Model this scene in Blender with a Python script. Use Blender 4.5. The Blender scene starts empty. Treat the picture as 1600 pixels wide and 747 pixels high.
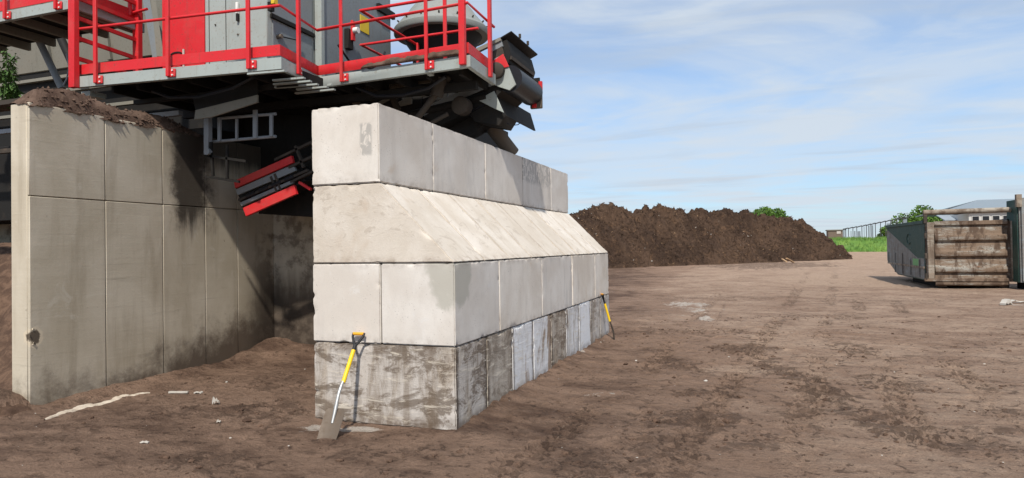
import bpy, bmesh, math, random
import numpy as np
from mathutils import Vector, Matrix
random.seed(7)
rng = np.random.default_rng(11)
R = math.radians
scene = bpy.context.scene
COL = scene.collection

# ------------------------------------------------------------------ camera
# world axes: the block wall's near right corner is the origin, X across the wall
# (towards the open yard), Y along it, Z up; metres.
CAM = np.array([2.67092, -5.77698, 1.73996])
YAW, PIT, FPX, ROL = .345966, .01227, 1045.01, -.0142457
_c, _s = math.cos(YAW), math.sin(YAW)
_r0 = np.array([_c, _s, 0.0]); _cp, _sp = math.cos(PIT), math.sin(PIT)
_f = np.array([-_s * _cp, _c * _cp, _sp]); _u0 = np.array([_s * _sp, -_c * _sp, _cp])
_cr, _sr = math.cos(ROL), math.sin(ROL)
_r = _cr * _r0 + _sr * _u0; _u = _cr * _u0 - _sr * _r0
cam_data = bpy.data.cameras.new('camera')
cam = bpy.data.objects.new('camera', cam_data); COL.objects.link(cam)
m = Matrix.Identity(4)
for i in range(3):
    m[i][0], m[i][1], m[i][2], m[i][3] = _r[i], _u[i], -_f[i], CAM[i]
cam.matrix_world = m
cam_data.sensor_width = 36; cam_data.lens = FPX / 1600 * 36
cam_data.clip_start = .05; cam_data.clip_end = 3000
scene.camera = cam

def ray(x, y):
    return _f + (x - 800) / FPX * _r - (y - 373.5) / FPX * _u
def at(x, y, ax, val):
    """world point that the photo shows at (x, y), on the plane axis ax = val"""
    d = ray(x, y); k = (val - CAM[ax]) / d[ax]
    return Vector(CAM + k * d)
def gnd(x, y):
    return at(x, y, 2, 0.0)
def y_at(P, px):
    """how far along +Y from point P the photo's column px is reached"""
    lo, hi = P[1], P[1] + 60
    for _ in range(50):
        mid = (lo + hi) / 2
        d = np.array([P[0], mid, P[2]]) - CAM
        q = 800 + FPX * d.dot(_r) / d.dot(_f)
        if q < px: lo = mid
        else: hi = mid
    return lo

# ------------------------------------------------------------------ numpy noise
def _hash(ix, iy, seed):
    h = (ix.astype(np.int64) * 374761393 + iy.astype(np.int64) * 668265263 + seed * 1442695041) & 0xffffffff
    h = ((h ^ (h >> 13)) * 1274126177) & 0xffffffff
    return ((h ^ (h >> 16)) & 0xffff) / 65535.0
def vnoise(x, y, seed=0):
    ix, iy = np.floor(x), np.floor(y); fx, fy = x - ix, y - iy
    fx = fx * fx * (3 - 2 * fx); fy = fy * fy * (3 - 2 * fy)
    a, b = _hash(ix, iy, seed), _hash(ix + 1, iy, seed)
    c, d = _hash(ix, iy + 1, seed), _hash(ix + 1, iy + 1, seed)
    return (a + (b - a) * fx) * (1 - fy) + (c + (d - c) * fx) * fy
def fbm(x, y, oct=4, seed=0, gain=.5):
    s = 0; a = 1; t = 0
    for o in range(oct):
        s = s + a * vnoise(x * 2 ** o + 17.3 * o, y * 2 ** o - 9.1 * o, seed + o); t += a; a *= gain
    return s / t
def smooth(a, b, x):
    t = np.clip((x - a) / (b - a), 0, 1); return t * t * (3 - 2 * t)

# ------------------------------------------------------------------ object helpers
def tag(o, label=None, cat=None, group=None, kind=None):
    if label: o['label'] = label
    if cat: o['category'] = cat
    if group: o['group'] = group
    if kind: o['kind'] = kind
    return o
def thing(name, loc, label, cat, group=None):
    o = bpy.data.objects.new(name, None); COL.objects.link(o)
    o.empty_display_size = .2
    o.location = loc
    return tag(o, label, cat, group)
def wloc(o):
    v = Vector((0, 0, 0))
    while o: v = v + o.location; o = o.parent
    return v

class MB:
    """collects shapes in world coordinates; build() links them as ONE mesh object"""
    def __init__(s): s.bm = bmesh.new()
    def face(s, pts):
        return s.bm.faces.new([s.bm.verts.new(p) for p in pts])
    def hexa(s, b, t):
        v = [s.bm.verts.new(p) for p in list(b) + list(t)]; n = len(b)
        s.bm.faces.new(v[:n][::-1]); s.bm.faces.new(v[n:])
        for i in range(n):
            j = (i + 1) % n; s.bm.faces.new((v[i], v[j], v[n + j], v[n + i]))
    def box(s, a, b):
        (x0, y0, z0), (x1, y1, z1) = a, b
        s.hexa([(x0, y0, z0), (x1, y0, z0), (x1, y1, z0), (x0, y1, z0)], [(x0, y0, z1), (x1, y0, z1), (x1, y1, z1), (x0, y1, z1)])
        return s
    def prism(s, poly, vec):
        vec = Vector(vec); poly = [Vector(p) for p in poly]
        s.hexa(poly, [p + vec for p in poly]); return s
    def bar(s, p, q, w, h, up=(0, 0, 1)):
        p, q, up = Vector(p), Vector(q), Vector(up); d = (q - p).normalized()
        x = d.cross(up).normalized() * (w / 2); z = x.cross(d).normalized() * (h / 2)
        s.hexa([p - x - z, p + x - z, p + x + z, p - x + z], [q - x - z, q + x - z, q + x + z, q - x + z]); return s
    def tube(s, pts, r, n=10, r2=None, caps=True):
        pts = [Vector(p) for p in pts]; rings = []
        for i, p in enumerate(pts):
            a = pts[max(i - 1, 0)]; b = pts[min(i + 1, len(pts) - 1)]
            d = (b - a).normalized()
            k = 1.0
            if 0 < i < len(pts) - 1:
                d1 = (p - a).normalized(); k = 1 / max(.5, d1.dot(d))
            up = Vector((0, 0, 1)) if abs(d.z) < .95 else Vector((0, 1, 0))
            x = d.cross(up).normalized(); y = x.cross(d).normalized()
            rr = r if r2 is None else r + (r2 - r) * i / (len(pts) - 1)
            rings.append([s.bm.verts.new(p + (x * math.cos(2 * math.pi * j / n) * k + y * math.sin(2 * math.pi * j / n)) * rr) for j in range(n)])
        for A, B in zip(rings, rings[1:]):
            for j in range(n):
                f = s.bm.faces.new((A[j], A[(j + 1) % n], B[(j + 1) % n], B[j])); f.smooth = True
        if caps:
            s.bm.faces.new(rings[0][::-1]); s.bm.faces.new(rings[-1])
        return s
    def lathe(s, centre, prof, n=32, axis=2, smooth_=True):
        rings = []
        for r, h in prof:
            ring = []
            for j in range(n):
                a = 2 * math.pi * j / n; c = [r * math.cos(a), r * math.sin(a)]
                v = [0, 0, 0]; v[axis] = h; v[(axis + 1) % 3] = c[0]; v[(axis + 2) % 3] = c[1]
                ring.append(s.bm.verts.new(Vector(centre) + Vector(v)))
            rings.append(ring)
        for A, B in zip(rings, rings[1:]):
            for j in range(n):
                f = s.bm.faces.new((A[j], A[(j + 1) % n], B[(j + 1) % n], B[j])); f.smooth = smooth_
        s.bm.faces.new(rings[0][::-1]); s.bm.faces.new(rings[-1])
        return s
    def strip(s, path, z0, z1, off, th):
        """mitred wall along a plan polyline; off = shift to the left of travel, th = thickness further left"""
        def offs(d):
            out = []
            for i, p in enumerate(path):
                p = Vector((p[0], p[1])); ns = []
                if i > 0: e = (p - Vector(path[i - 1][:2])).normalized(); ns.append(Vector((-e.y, e.x)))
                if i < len(path) - 1: e = (Vector(path[i + 1][:2]) - p).normalized(); ns.append(Vector((-e.y, e.x)))
                if len(ns) == 2:
                    b = (ns[0] + ns[1]).normalized(); b = b / max(.3, b.dot(ns[0]))
                else: b = ns[0]
                out.append(p + b * d)
            return out
        A, B = offs(off), offs(off + th)
        for i in range(len(path) - 1):
            s.hexa([(*A[i], z0), (*A[i + 1], z0), (*B[i + 1], z0), (*B[i], z0)], [(*A[i], z1), (*A[i + 1], z1), (*B[i + 1], z1), (*B[i], z1)])
        return s
    def build(s, name, mat, parent=None, origin=None, bevel=0, seg=1, recalc=True):
        bm = s.bm
        if recalc: bmesh.ops.recalc_face_normals(bm, faces=bm.faces)
        if bevel:
            es = [e for e in bm.edges if len(e.link_faces) == 2 and e.calc_face_angle(0) > R(25)]
            bmesh.ops.bevel(bm, geom=es, offset=bevel, segments=seg, affect='EDGES', clamp_overlap=True)
        org = wloc(parent) if parent else Vector(origin or (0, 0, 0))
        for v in bm.verts: v.co -= org
        me = bpy.data.meshes.new(name); bm.to_mesh(me); bm.free()
        me.set_sharp_from_angle(angle=R(38))
        me.materials.append(mat)
        o = bpy.data.objects.new(name, me); COL.objects.link(o)
        if parent: o.parent = parent
        else: o.location = org
        return o

def from_arrays(name, V, F, mat, attrs=None, smooth_=True, parent=None, origin=None):
    me = bpy.data.meshes.new(name)
    org = np.array(wloc(parent) if parent else (origin or (0, 0, 0)))
    V = np.asarray(V, float) - org; F = np.asarray(F)
    me.vertices.add(len(V)); me.vertices.foreach_set('co', V.ravel())
    k = F.shape[1]
    me.loops.add(F.size); me.loops.foreach_set('vertex_index', F.ravel().astype(np.int32))
    me.polygons.add(len(F)); me.polygons.foreach_set('loop_start', np.arange(0, F.size, k, dtype=np.int32))
    me.polygons.foreach_set('loop_total', np.full(len(F), k, dtype=np.int32))
    me.polygons.foreach_set('use_smooth', np.full(len(F), smooth_))
    me.update(calc_edges=True)
    for nm, val in (attrs or {}).items():
        a = me.attributes.new(nm, 'FLOAT', 'POINT'); a.data.foreach_set('value', np.asarray(val, np.float32))
    me.materials.append(mat)
    o = bpy.data.objects.new(name, me); COL.objects.link(o)
    if parent: o.parent = parent
    else: o.location = org
    return o
def grid_faces(nx, ny):
    i = np.arange(nx * ny).reshape(ny, nx)
    return np.stack([i[:-1, :-1].ravel(), i[:-1, 1:].ravel(), i[1:, 1:].ravel(), i[1:, :-1].ravel()], 1)

# ------------------------------------------------------------------ materials
class NT:
    def __init__(s, name):
        s.m = bpy.data.materials.new(name); s.m.use_nodes = True
        s.t = s.m.node_tree; s.n = s.t.nodes; s.l = s.t.links
        s.b = s.n['Principled BSDF']
    def new(s, ty, **kw):
        n = s.n.new(ty)
        for k, v in kw.items(): setattr(n, k, v)
        return n
    def set(s, sock, v):
        if hasattr(v, 'is_linked') or hasattr(v, 'links'): s.l.new(v, sock)
        else:
            if isinstance(v, (tuple, list)) and len(v) == 3 and sock.type == 'RGBA': v = (*v, 1)
            sock.default_value = v
    def coord(s, kind='Object'):
        return s.new('ShaderNodeTexCoord').outputs[kind]
    def pos(s): return s.new('ShaderNodeNewGeometry').outputs['Position']
    def rand(s): return s.new('ShaderNodeObjectInfo').outputs['Random']
    def shift(s, vec):
        """object coordinates moved by a random amount per object"""
        k = s.math('MULTIPLY', s.rand(), 37.0)
        a = s.new('ShaderNodeVectorMath', operation='ADD'); s.l.new(vec, a.inputs[0]); s.l.new(k, a.inputs[1])
        return a.outputs[0]
    def scale(s, vec, sc, rot=(0, 0, 0)):
        a = s.new('ShaderNodeMapping'); s.l.new(vec, a.inputs['Vector']); a.inputs['Scale'].default_value = sc; a.inputs['Rotation'].default_value = rot
        return a.outputs[0]
    def noise(s, vec, sc, detail=5, rough=.6, dist=0):
        n = s.new('ShaderNodeTexNoise'); s.l.new(vec, n.inputs['Vector'])
        n.inputs['Scale'].default_value = sc; n.inputs['Detail'].default_value = detail
        n.inputs['Roughness'].default_value = rough; n.inputs['Distortion'].default_value = dist
        return n.outputs['Fac']
    def voro(s, vec, sc, feature='F1', out='Distance'):
        n = s.new('ShaderNodeTexVoronoi', feature=feature); s.l.new(vec, n.inputs['Vector']); n.inputs['Scale'].default_value = sc
        return n.outputs[out]
    def ramp(s, v, a, b, ca=0.0, cb=1.0):
        n = s.new('ShaderNodeMapRange'); n.interpolation_type = 'SMOOTHSTEP'
        s.set(n.inputs['Value'], v)
        for i, x in zip(('From Min', 'From Max', 'To Min', 'To Max'), (a, b, ca, cb)): s.set(n.inputs[i], x)
        return n.outputs['Result']
    def math(s, op, a, b=0.0, clamp=False):
        n = s.new('ShaderNodeMath', operation=op); n.use_clamp = clamp
        s.set(n.inputs[0], a); s.set(n.inputs[1], b); return n.outputs[0]
    def mul(s, *a):
        r = a[0]
        for x in a[1:]: r = s.math('MULTIPLY', r, x)
        return r
    def mix(s, f, a, b, mode='MIX'):
        n = s.new('ShaderNodeMix', data_type='RGBA', blend_type=mode); n.clamp_factor = True
        s.set(n.inputs[0], f); s.set(n.inputs[6], a); s.set(n.inputs[7], b); return n.outputs[2]
    def sep(s, vec):
        n = s.new('ShaderNodeSeparateXYZ'); s.l.new(vec, n.inputs[0]); return n.outputs
    def flank(s):
        """1 on faces that do not look along the row (object normal across Y), 0 on the end faces"""
        n = s.sep(s.coord('Normal'))[1]; return s.ramp(s.math('ABSOLUTE', n), .6, .4)
    def attr(s, name):
        return s.new('ShaderNodeAttribute', attribute_name=name).outputs['Fac']
    def ocol(s): return s.sep(s.new('ShaderNodeObjectInfo').outputs['Color'])
    def bump(s, h, strength=.3, dist=.01):
        n = s.new('ShaderNodeBump'); n.inputs['Strength'].default_value = strength; n.inputs['Distance'].default_value = dist
        s.l.new(h, n.inputs['Height']); s.l.new(n.outputs[0], s.b.inputs['Normal'])
    def done(s, color, rough=.8, metal=0.0, spec=.4):
        s.set(s.b.inputs['Base Color'], color); s.set(s.b.inputs['Roughness'], rough); s.set(s.b.inputs['Metallic'], metal)
        s.set(s.b.inputs['Specular IOR Level'], spec)
        return s.m
def add(t, *a):
    r = a[0]
    for x in a[1:]: r = t.math('ADD', r, x)
    return r

def mat_clean_concrete():
    t = NT('pale_cast_concrete'); o = t.coord(); p = t.shift(o)
    big = t.noise(p, 1.6, 4, .55, .4); mid = t.noise(t.scale(p, (3, 3, .7)), 2.0, 5, .6); fine = t.noise(p, 60, 3, .7)
    c = t.mix(t.ramp(big, .35, .68), (.60, .540, .468), (.72, .675, .612))
    c = t.mix(t.ramp(mid, .5, .75, 0, .5), c, (.50, .455, .40))
    blot = t.noise(p, 4.2, 6, .65, 1.2)
    c = t.mix(t.ramp(blot, .60, .72, 0, .5), c, (.70, .68, .65))
    rust = t.noise(p, 2.3, 4, .6, .8)
    c = t.mix(t.ramp(rust, .63, .78, 0, .45), c, (.50, .37, .25))
    # damp grey-green run-off marks, only on blocks whose object colour asks for them
    r, g, b = t.ocol()[:3]
    d = t.noise(t.scale(p, (2.2, 2.2, 1.0)), 1.5, 4, .6, 1.0)
    dv = t.new('ShaderNodeVectorMath', operation='DISTANCE'); t.l.new(o, dv.inputs[0]); dv.inputs[1].default_value = (.40, -.52, .66)
    dd = add(t, dv.outputs['Value'], t.mul(t.math('SUBTRACT', t.noise(o, 3.5, 4, .6), .5), .5))
    c = t.mix(t.mul(t.ramp(dd, .34, .24), b, .8), c, (.345, .325, .25))
    c = t.mix(t.mul(t.ramp(d, .50, .66), r, .55), c, (.40, .365, .315))
    w = t.noise(t.scale(p, (1, 1, .25)), 3.4, 5, .65, .6)
    c = t.mix(t.mul(t.ramp(w, .52, .64), g, .8), c, (.36, .335, .30))
    # grey smudges: on the end face (object alpha 0) or on the yard face (alpha .5)
    al = t.new('ShaderNodeObjectInfo').outputs['Alpha']; ox, oy, oz = t.sep(o)[:3]
    sm = t.noise(t.scale(o, (1, 1, .8)), 13, 4, .6, .6)
    f1 = t.mul(t.ramp(al, .3, .1), t.ramp(oy, -.57, -.59), t.ramp(t.math('ABSOLUTE', t.math('SUBTRACT', ox, .25)), .085, .05), t.ramp(oz, .26, .30), t.ramp(oz, .62, .58))
    f2 = t.mul(t.ramp(t.math('ABSOLUTE', t.math('SUBTRACT', al, .5)), .3, .1), t.ramp(ox, .36, .38), t.ramp(oz, .36, .46), t.ramp(sm, .44, .50))
    c = t.mix(t.mul(t.math('MAXIMUM', f1, f2), t.ramp(sm, .42, .50), .75), c, (.29, .275, .25))
    # darker grime just under the upper edge and along the foot of a block
    z = t.sep(o)[2]; grime = t.noise(p, 9, 5, .7)
    edge = t.math('MAXIMUM', t.ramp(z, .13, .0), t.ramp(z, .72, .785))
    c = t.mix(t.mul(edge, t.ramp(grime, .38, .68), .5), c, (.30, .25, .20))
    pore = t.voro(p, 38); pm = t.mul(t.ramp(pore, .20, .10), t.ramp(t.noise(p, 5, 4), .48, .62))
    c = t.mix(t.mul(pm, .75), c, (.17, .15, .125))
    c = t.mix(t.ramp(fine, .4, .7, 0, .14), c, (.36, .33, .29))
    c = t.mix(t.ramp(t.rand(), .2, .9, 0, .28), c, (.53, .535, .55))
    h = add(t, t.mul(fine, .3), t.mul(pm, -1.0), t.mul(t.noise(p, 14, 4), .5))
    t.bump(h, .35, .006)
    return t.done(c, .88, 0, .25)

def mat_slope_concrete():
    t = NT('cream_cast_concrete'); o = t.coord(); p = t.shift(o)
    run = t.noise(t.scale(p, (.5, 5, .5)), 2.0, 5, .6, .3); big = t.noise(p, 1.4, 4, .6, .6)
    c = t.mix(t.ramp(big, .35, .68), (.585, .525, .450), (.70, .65, .585))
    c = t.mix(t.ramp(run, .52, .72, 0, .5), c, (.50, .435, .36))
    vein = t.noise(t.scale(p, (1.2, 1, 2.0), (0, R(-32), 0)), 3.0, 7, .72, 1.8)
    c = t.mix(t.ramp(vein, .56, .62, 0, .55), c, (.40, .345, .29))
    c = t.mix(t.ramp(t.noise(p, 1.1, 4, .6, .5), .60, .78, 0, .55), c, (.44, .31, .205))
    c = t.mix(t.ramp(t.rand(), .1, .95, 0, .26), c, (.44, .385, .315))
    ys_ = t.math('ABSOLUTE', t.sep(o)[1])
    c = t.mix(t.mul(t.flank(), t.ramp(ys_, .345, .392), t.ramp(t.noise(p, 5, 5, .7), .34, .62), .75), c, (.27, .215, .16))
    pore = t.voro(p, 40); pm = t.mul(t.ramp(pore, .18, .08), t.ramp(t.noise(p, 5, 3), .56, .68))
    c = t.mix(t.mul(pm, .8), c, (.17, .13, .10))
    fine = t.noise(p, 55, 3, .7)
    c = t.mix(t.ramp(fine, .4, .7, 0, .13), c, (.36, .32, .27))
    z = t.sep(o)[2]
    c = t.mix(t.mul(t.ramp(z, .10, .0), t.ramp(t.noise(p, 8, 4), .4, .7), .55), c, (.25, .19, .14))
    t.bump(add(t, t.mul(fine, .3), t.mul(vein, 1.3), t.mul(pm, -1)), .4, .008)
    return t.done(c, .88, 0, .25)

def mat_dirty_concrete():
    """bottom course: object colour r = brown grime, g = white lime, b = rust streak"""
    t = NT('grimy_cast_concrete'); o = t.coord(); p = t.shift(o); r, g, b = t.ocol()[:3]
    base = t.mix(t.ramp(t.noise(p, 1.7, 5, .6, .7), .35, .68), (.33, .30, .255), (.47, .44, .395))
    base = t.mix(t.mul(g, .75), base, (.70, .705, .71)); base = t.mix(t.mul(r, 1.1), base, (.36, .285, .205))
    lime = t.noise(t.scale(p, (2.0, 2.0, .55)), 1.5, 5, .6, .9)
    c = t.mix(t.mul(t.ramp(lime, .28, .50), g), base, (.70, .71, .73))
    run = t.noise(t.scale(p, (2.2, 2.2, .4)), 2.0, 7, .70, .4)
    c = t.mix(t.mul(t.ramp(run, .44, .62), r), c, (.17, .128, .09))
    patch = t.noise(t.scale(p, (.8, .8, 1.5)), 3.0, 8, .74, .5)
    c = t.mix(t.mul(t.ramp(patch, .49, .58), t.math('MULTIPLY', r, 1.35, True), .92), c, (.12, .088, .062))
    rs = t.noise(t.scale(p, (1.5, 1.5, .3)), 1.8, 6, .68, .8)
    c = t.mix(t.mul(t.ramp(rs, .50, .60), b), c, (.23, .15, .085))
    yy_ = t.math('ABSOLUTE', t.sep(o)[1]); c = t.mix(t.mul(t.flank(), t.ramp(add(t, yy_, t.mul(t.math('SUBTRACT', t.noise(t.scale(p, (2, 2, .6)), 2.2, 5, .7), .5), .34)), .31, .40), .92), c, (.07, .05, .036))
    sp = t.noise(t.scale(p, (3, 3, 1)), 17, 5, .75)
    c = t.mix(t.mul(t.ramp(sp, .60, .70), .75), c, (.08, .065, .05))
    wr = t.noise(t.scale(p, (.8, .8, 5)), 3.2, 7, .74, .8)
    c = t.mix(t.mul(t.ramp(wr, .55, .64), .8), c, (.60, .545, .46))
    z = t.sep(o)[2]
    c = t.mix(t.mul(t.ramp(z, .16, .0), t.ramp(t.noise(p, 6, 5, .7), .3, .6), .85), c, (.12, .085, .06))
    c = t.mix(t.mul(t.ramp(z, .62, .77), t.ramp(t.noise(t.scale(p, (1, 1, .5)), 5, 6, .7), .42, .6), r), c, (.12, .085, .06))
    t.bump(add(t, t.mul(t.noise(p, 35, 5, .7), .5), t.mul(wr, 1.2), patch), .55, .012)
    return t.done(c, .9, 0, .25)

def mat_old_concrete():
    """in-situ wall; stains sit at fixed world places"""
    t = NT('weathered_wall_concrete'); p = t.pos(); x, y, z = t.sep(p)[:3]
    st = t.noise(t.scale(p, (3, 3, .3)), 1.5, 5, .62, .3); big = t.noise(p, .9, 5, .6, .5)
    c = t.mix(t.ramp(big, .32, .7), (.44, .385, .295), (.555, .50, .405))
    c = t.mix(t.ramp(st, .47, .72, 0, .6), c, (.335, .285, .212))
    c = t.mix(t.ramp(t.noise(p, 3.5, 6, .7, 1), .57, .72, 0, .5), c, (.56, .52, .44))
    hz = t.noise(t.scale(p, (.4, .4, 9)), 2.0, 5, .65, .5)
    c = t.mix(t.ramp(hz, .6, .75, 0, .35), c, (.20, .17, .13))
    wob = t.noise(p, 2.0, 8, .72, .15); wob2 = t.noise(t.scale(p, (4, 4, .5)), 1.6, 7, .72, .2)
    # black slurry run below the dirt heap on the wall's top
    cen = t.math('ABSOLUTE', t.math('SUBTRACT', y, add(t, 1.78, t.mul(t.math('SUBTRACT', wob, .5), .9))))
    run = t.mul(t.ramp(cen, .46, .16), t.ramp(add(t, z, t.mul(wob2, 1.1)), 2.45, 2.9))
    c = t.mix(t.mul(run, .93), c, (.035, .028, .022))
    run2 = t.mul(t.ramp(y, 1.2, 2.0), t.ramp(add(t, z, t.mul(wob2, .5)), 3.1, 3.45))
    c = t.mix(t.mul(run2, .9), c, (.035, .028, .022))
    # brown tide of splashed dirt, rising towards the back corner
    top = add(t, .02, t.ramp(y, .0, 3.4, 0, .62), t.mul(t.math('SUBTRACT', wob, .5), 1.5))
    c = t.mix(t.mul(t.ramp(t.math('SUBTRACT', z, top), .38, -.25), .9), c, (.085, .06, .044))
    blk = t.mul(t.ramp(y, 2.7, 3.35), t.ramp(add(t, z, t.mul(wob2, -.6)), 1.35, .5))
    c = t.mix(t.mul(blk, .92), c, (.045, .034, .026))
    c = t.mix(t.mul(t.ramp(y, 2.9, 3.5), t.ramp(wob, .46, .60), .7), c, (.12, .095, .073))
    sp = t.noise(p, 8, 6, .75)
    c = t.mix(t.ramp(sp, .64, .71, 0, .7), c, (.13, .11, .085))
    dv = t.new('ShaderNodeVectorMath', operation='DISTANCE'); t.l.new(p, dv.inputs[0]); dv.inputs[1].default_value = (-5.0, -.49, .80)
    ch_ = add(t, dv.outputs['Value'], t.mul(t.math('SUBTRACT', t.noise(p, 14, 5, .7), .5), .14))
    c = t.mix(t.ramp(ch_, .125, .10), c, (.58, .50, .38))
    c = t.mix(t.ramp(ch_, .085, .06), c, (.11, .088, .066))
    t.bump(add(t, t.mul(t.noise(p, 40, 4, .7), .4), t.mul(sp, .6), t.mul(hz, .5)), .4, .008)
    return t.done(c, .9, 0, .25)

def mat_paint(name, col, worn=(.10, .075, .055), dirt=.5, rough=.42):
    t = NT(name); p = t.pos(); dust = t.noise(p, 1.3, 6, .7, .4); scr = t.noise(t.scale(p, (1, 1, 14), (0, R(20), R(30))), 5, 4, .7)
    n = t.noise(p, 2.5, 5, .62, .5); f = t.noise(p, 24, 5, .7); st = t.noise(t.scale(p, (6, 6, .6)), 2.0, 4, .6)
    c = t.mix(t.ramp(n, .4, .7, 0, .22), col, tuple(x * .72 for x in col))
    c = t.mix(t.mul(t.ramp(st, .55, .75), dirt * .55), c, worn)
    c = t.mix(t.mul(t.ramp(f, .58, .68), dirt), c, worn)
    c = t.mix(t.mul(t.ramp(dust, .46, .72), dirt * .6), c, tuple(a * .45 + b * .55 for a, b in zip(col, (.26, .20, .15))))
    c = t.mix(t.mul(t.ramp(scr, .66, .72), dirt * .6), c, tuple(min(1, a * .6 + .2) for a in col))
    t.bump(n, .08, .004)
    return t.done(c, t.ramp(f, .3, .7, rough, rough + .25), 0, .4)
def mat_dark(name, col, rough=.7, dusty=(.11, .085, .065), amt=.7):
    t = NT(name); p = t.pos(); n = t.noise(p, 3, 6, .68, .7)
    c = t.mix(t.ramp(n, .5, .72, 0, amt), col, dusty)
    t.bump(t.noise(p, 18, 4), .2, .006)
    return t.done(c, rough, 0, .2)

def mat_ground():
    t = NT('yard_dirt'); p = t.pos(); tone = t.attr('tone'); lime = t.attr('lime'); damp = t.attr('damp')
    flat = t.scale(p, (1, 1, 0)); sk = t.scale(p, (.7, 1.15, 0), (0, 0, R(-20)))
    a = t.noise(flat, .45, 6, .62, .6); b = t.noise(sk, 1.5, 8, .70, .5)
    m1 = t.noise(sk, 3.4, 9, .74, .35); m2 = t.noise(flat, 9.5, 7, .74, .3); d = t.noise(flat, 46, 4, .75)
    v = add(t, tone, t.mul(t.math('SUBTRACT', a, .5), 1.15), t.mul(t.math('SUBTRACT', b, .5), 1.25), t.mul(t.math('SUBTRACT', m1, .5), .7))
    c = t.mix(t.ramp(v, .0, .48), (.112, .068, .048), (.280, .185, .132))
    c = t.mix(t.ramp(v, .46, 1.05), c, (.44, .318, .235))
    # dark crumbs and scuffs, crowding where the soil is churned and damp
    k1 = add(t, m1, t.mul(damp, .11)); k2 = add(t, m2, t.mul(damp, .10), t.mul(t.math('SUBTRACT', b, .5), -.25))
    dk = t.math('MAXIMUM', t.ramp(k1, .55, .645, 0, .62), t.ramp(k2, .565, .645, 0, .70))
    c = t.mix(dk, c, (.070, .043, .031))
    c = t.mix(t.mul(damp, t.ramp(m2, .35, .65, .08, .36)), c, (.085, .058, .044))
    c = t.mix(t.mul(t.ramp(add(t, lime, t.mul(t.math('SUBTRACT', m2, .5), 2.2), t.mul(t.math('SUBTRACT', b, .5), 1.6)), .52, .85), t.ramp(lime, .02, .2)), c, (.52, .46, .40))
    hi = t.noise(flat, 13, 6, .76, .2)
    c = t.mix(t.ramp(hi, .60, .70, 0, .38), c, (.40, .31, .235))
    fl = t.voro(flat, 15); fm = t.mul(t.ramp(fl, .085, .05), t.ramp(t.noise(flat, 1.3, 3), .48, .62))
    c = t.mix(t.mul(fm, .5), c, (.42, .36, .30))
    c = t.mix(t.ramp(d, .38, .7, 0, .34), c, (.10, .07, .052))
    h = add(t, t.mul(m1, 1.6), t.mul(m2, .8), t.mul(d, .35), t.mul(dk, -.35))
    t.bump(h, 1.0, .07)
    return t.done(c, .95, 0, .15)

def mat_compost():
    t = NT('dark_compost'); p = t.pos()
    a = t.noise(p, .28, 5, .6, .6); b = t.noise(p, 1.6, 6, .7, .5); d = t.noise(p, 7, 5, .75)
    c = t.mix(t.ramp(a, .36, .66), (.052, .033, .024), (.100, .063, .043))
    c = t.mix(t.ramp(b, .50, .66, 0, .75), c, (.150, .090, .055))
    e = t.noise(p, 3.2, 6, .75)
    c = t.mix(t.ramp(e, .50, .64, 0, .8), c, (.028, .018, .013))
    c = t.mix(t.ramp(d, .55, .70, 0, .6), c, (.020, .014, .010))
    c = t.mix(t.ramp(d, .44, .32, 0, .5), c, (.19, .12, .075))
    z = t.sep(p)[2]
    t.bump(add(t, b, t.mul(d, .7)), 1.0, .25)
    return t.done(c, .96, 0, .1)
def mat_soil(name, c0, c1):
    t = NT(name); p = t.pos(); n = t.noise(p, 5, 6, .68, .6); f = t.noise(p, 40, 4, .75)
    c = t.mix(t.ramp(n, .38, .66), c0, c1); c = t.mix(t.ramp(f, .52, .7, 0, .45), c, tuple(x * .55 for x in c0))
    t.bump(add(t, n, t.mul(f, .5)), .7, .02)
    return t.done(c, .96, 0, .1)
def mat_leaf(name, c0, c1):
    t = NT(name); p = t.pos(); n = t.noise(p, .9, 4, .6)
    c = t.mix(t.ramp(n, .35, .65), c0, c1)
    r = t.noise(p, 9, 3, .6); c = t.mix(t.ramp(r, .45, .7, 0, .5), c, tuple(x * 1.35 for x in c1))
    t.set(t.b.inputs['Transmission Weight'], 0.0)
    return t.done(c, .6, 0, .3)

def mat_skip(name, paint, amt):
    t = NT(name); p = t.pos(); z = t.sep(p)[2]
    st = t.noise(t.scale(p, (2.2, 2.2, .8)), 1.4, 6, .7, .6); n = t.noise(t.scale(p, (.5, .5, 2.6)), 1.7, 7, .75, .5); f = t.noise(p, 13, 5, .72)
    c = t.mix(t.ramp(n, .38, .52, 0, amt), paint, (.185, .132, .094))
    c = t.mix(t.ramp(st, .46, .60, 0, amt), c, (.095, .064, .045))
    c = t.mix(t.ramp(f, .55, .68, 0, amt * .8), c, (.06, .042, .030))
    c = t.mix(t.ramp(t.noise(p, 3.1, 5, .7), .64, .72, 0, .7 * amt), c, (.24, .11, .06))
    t.bump(add(t, n, f), .4, .02)
    return t.done(c, .85, 0, .2)

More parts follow.
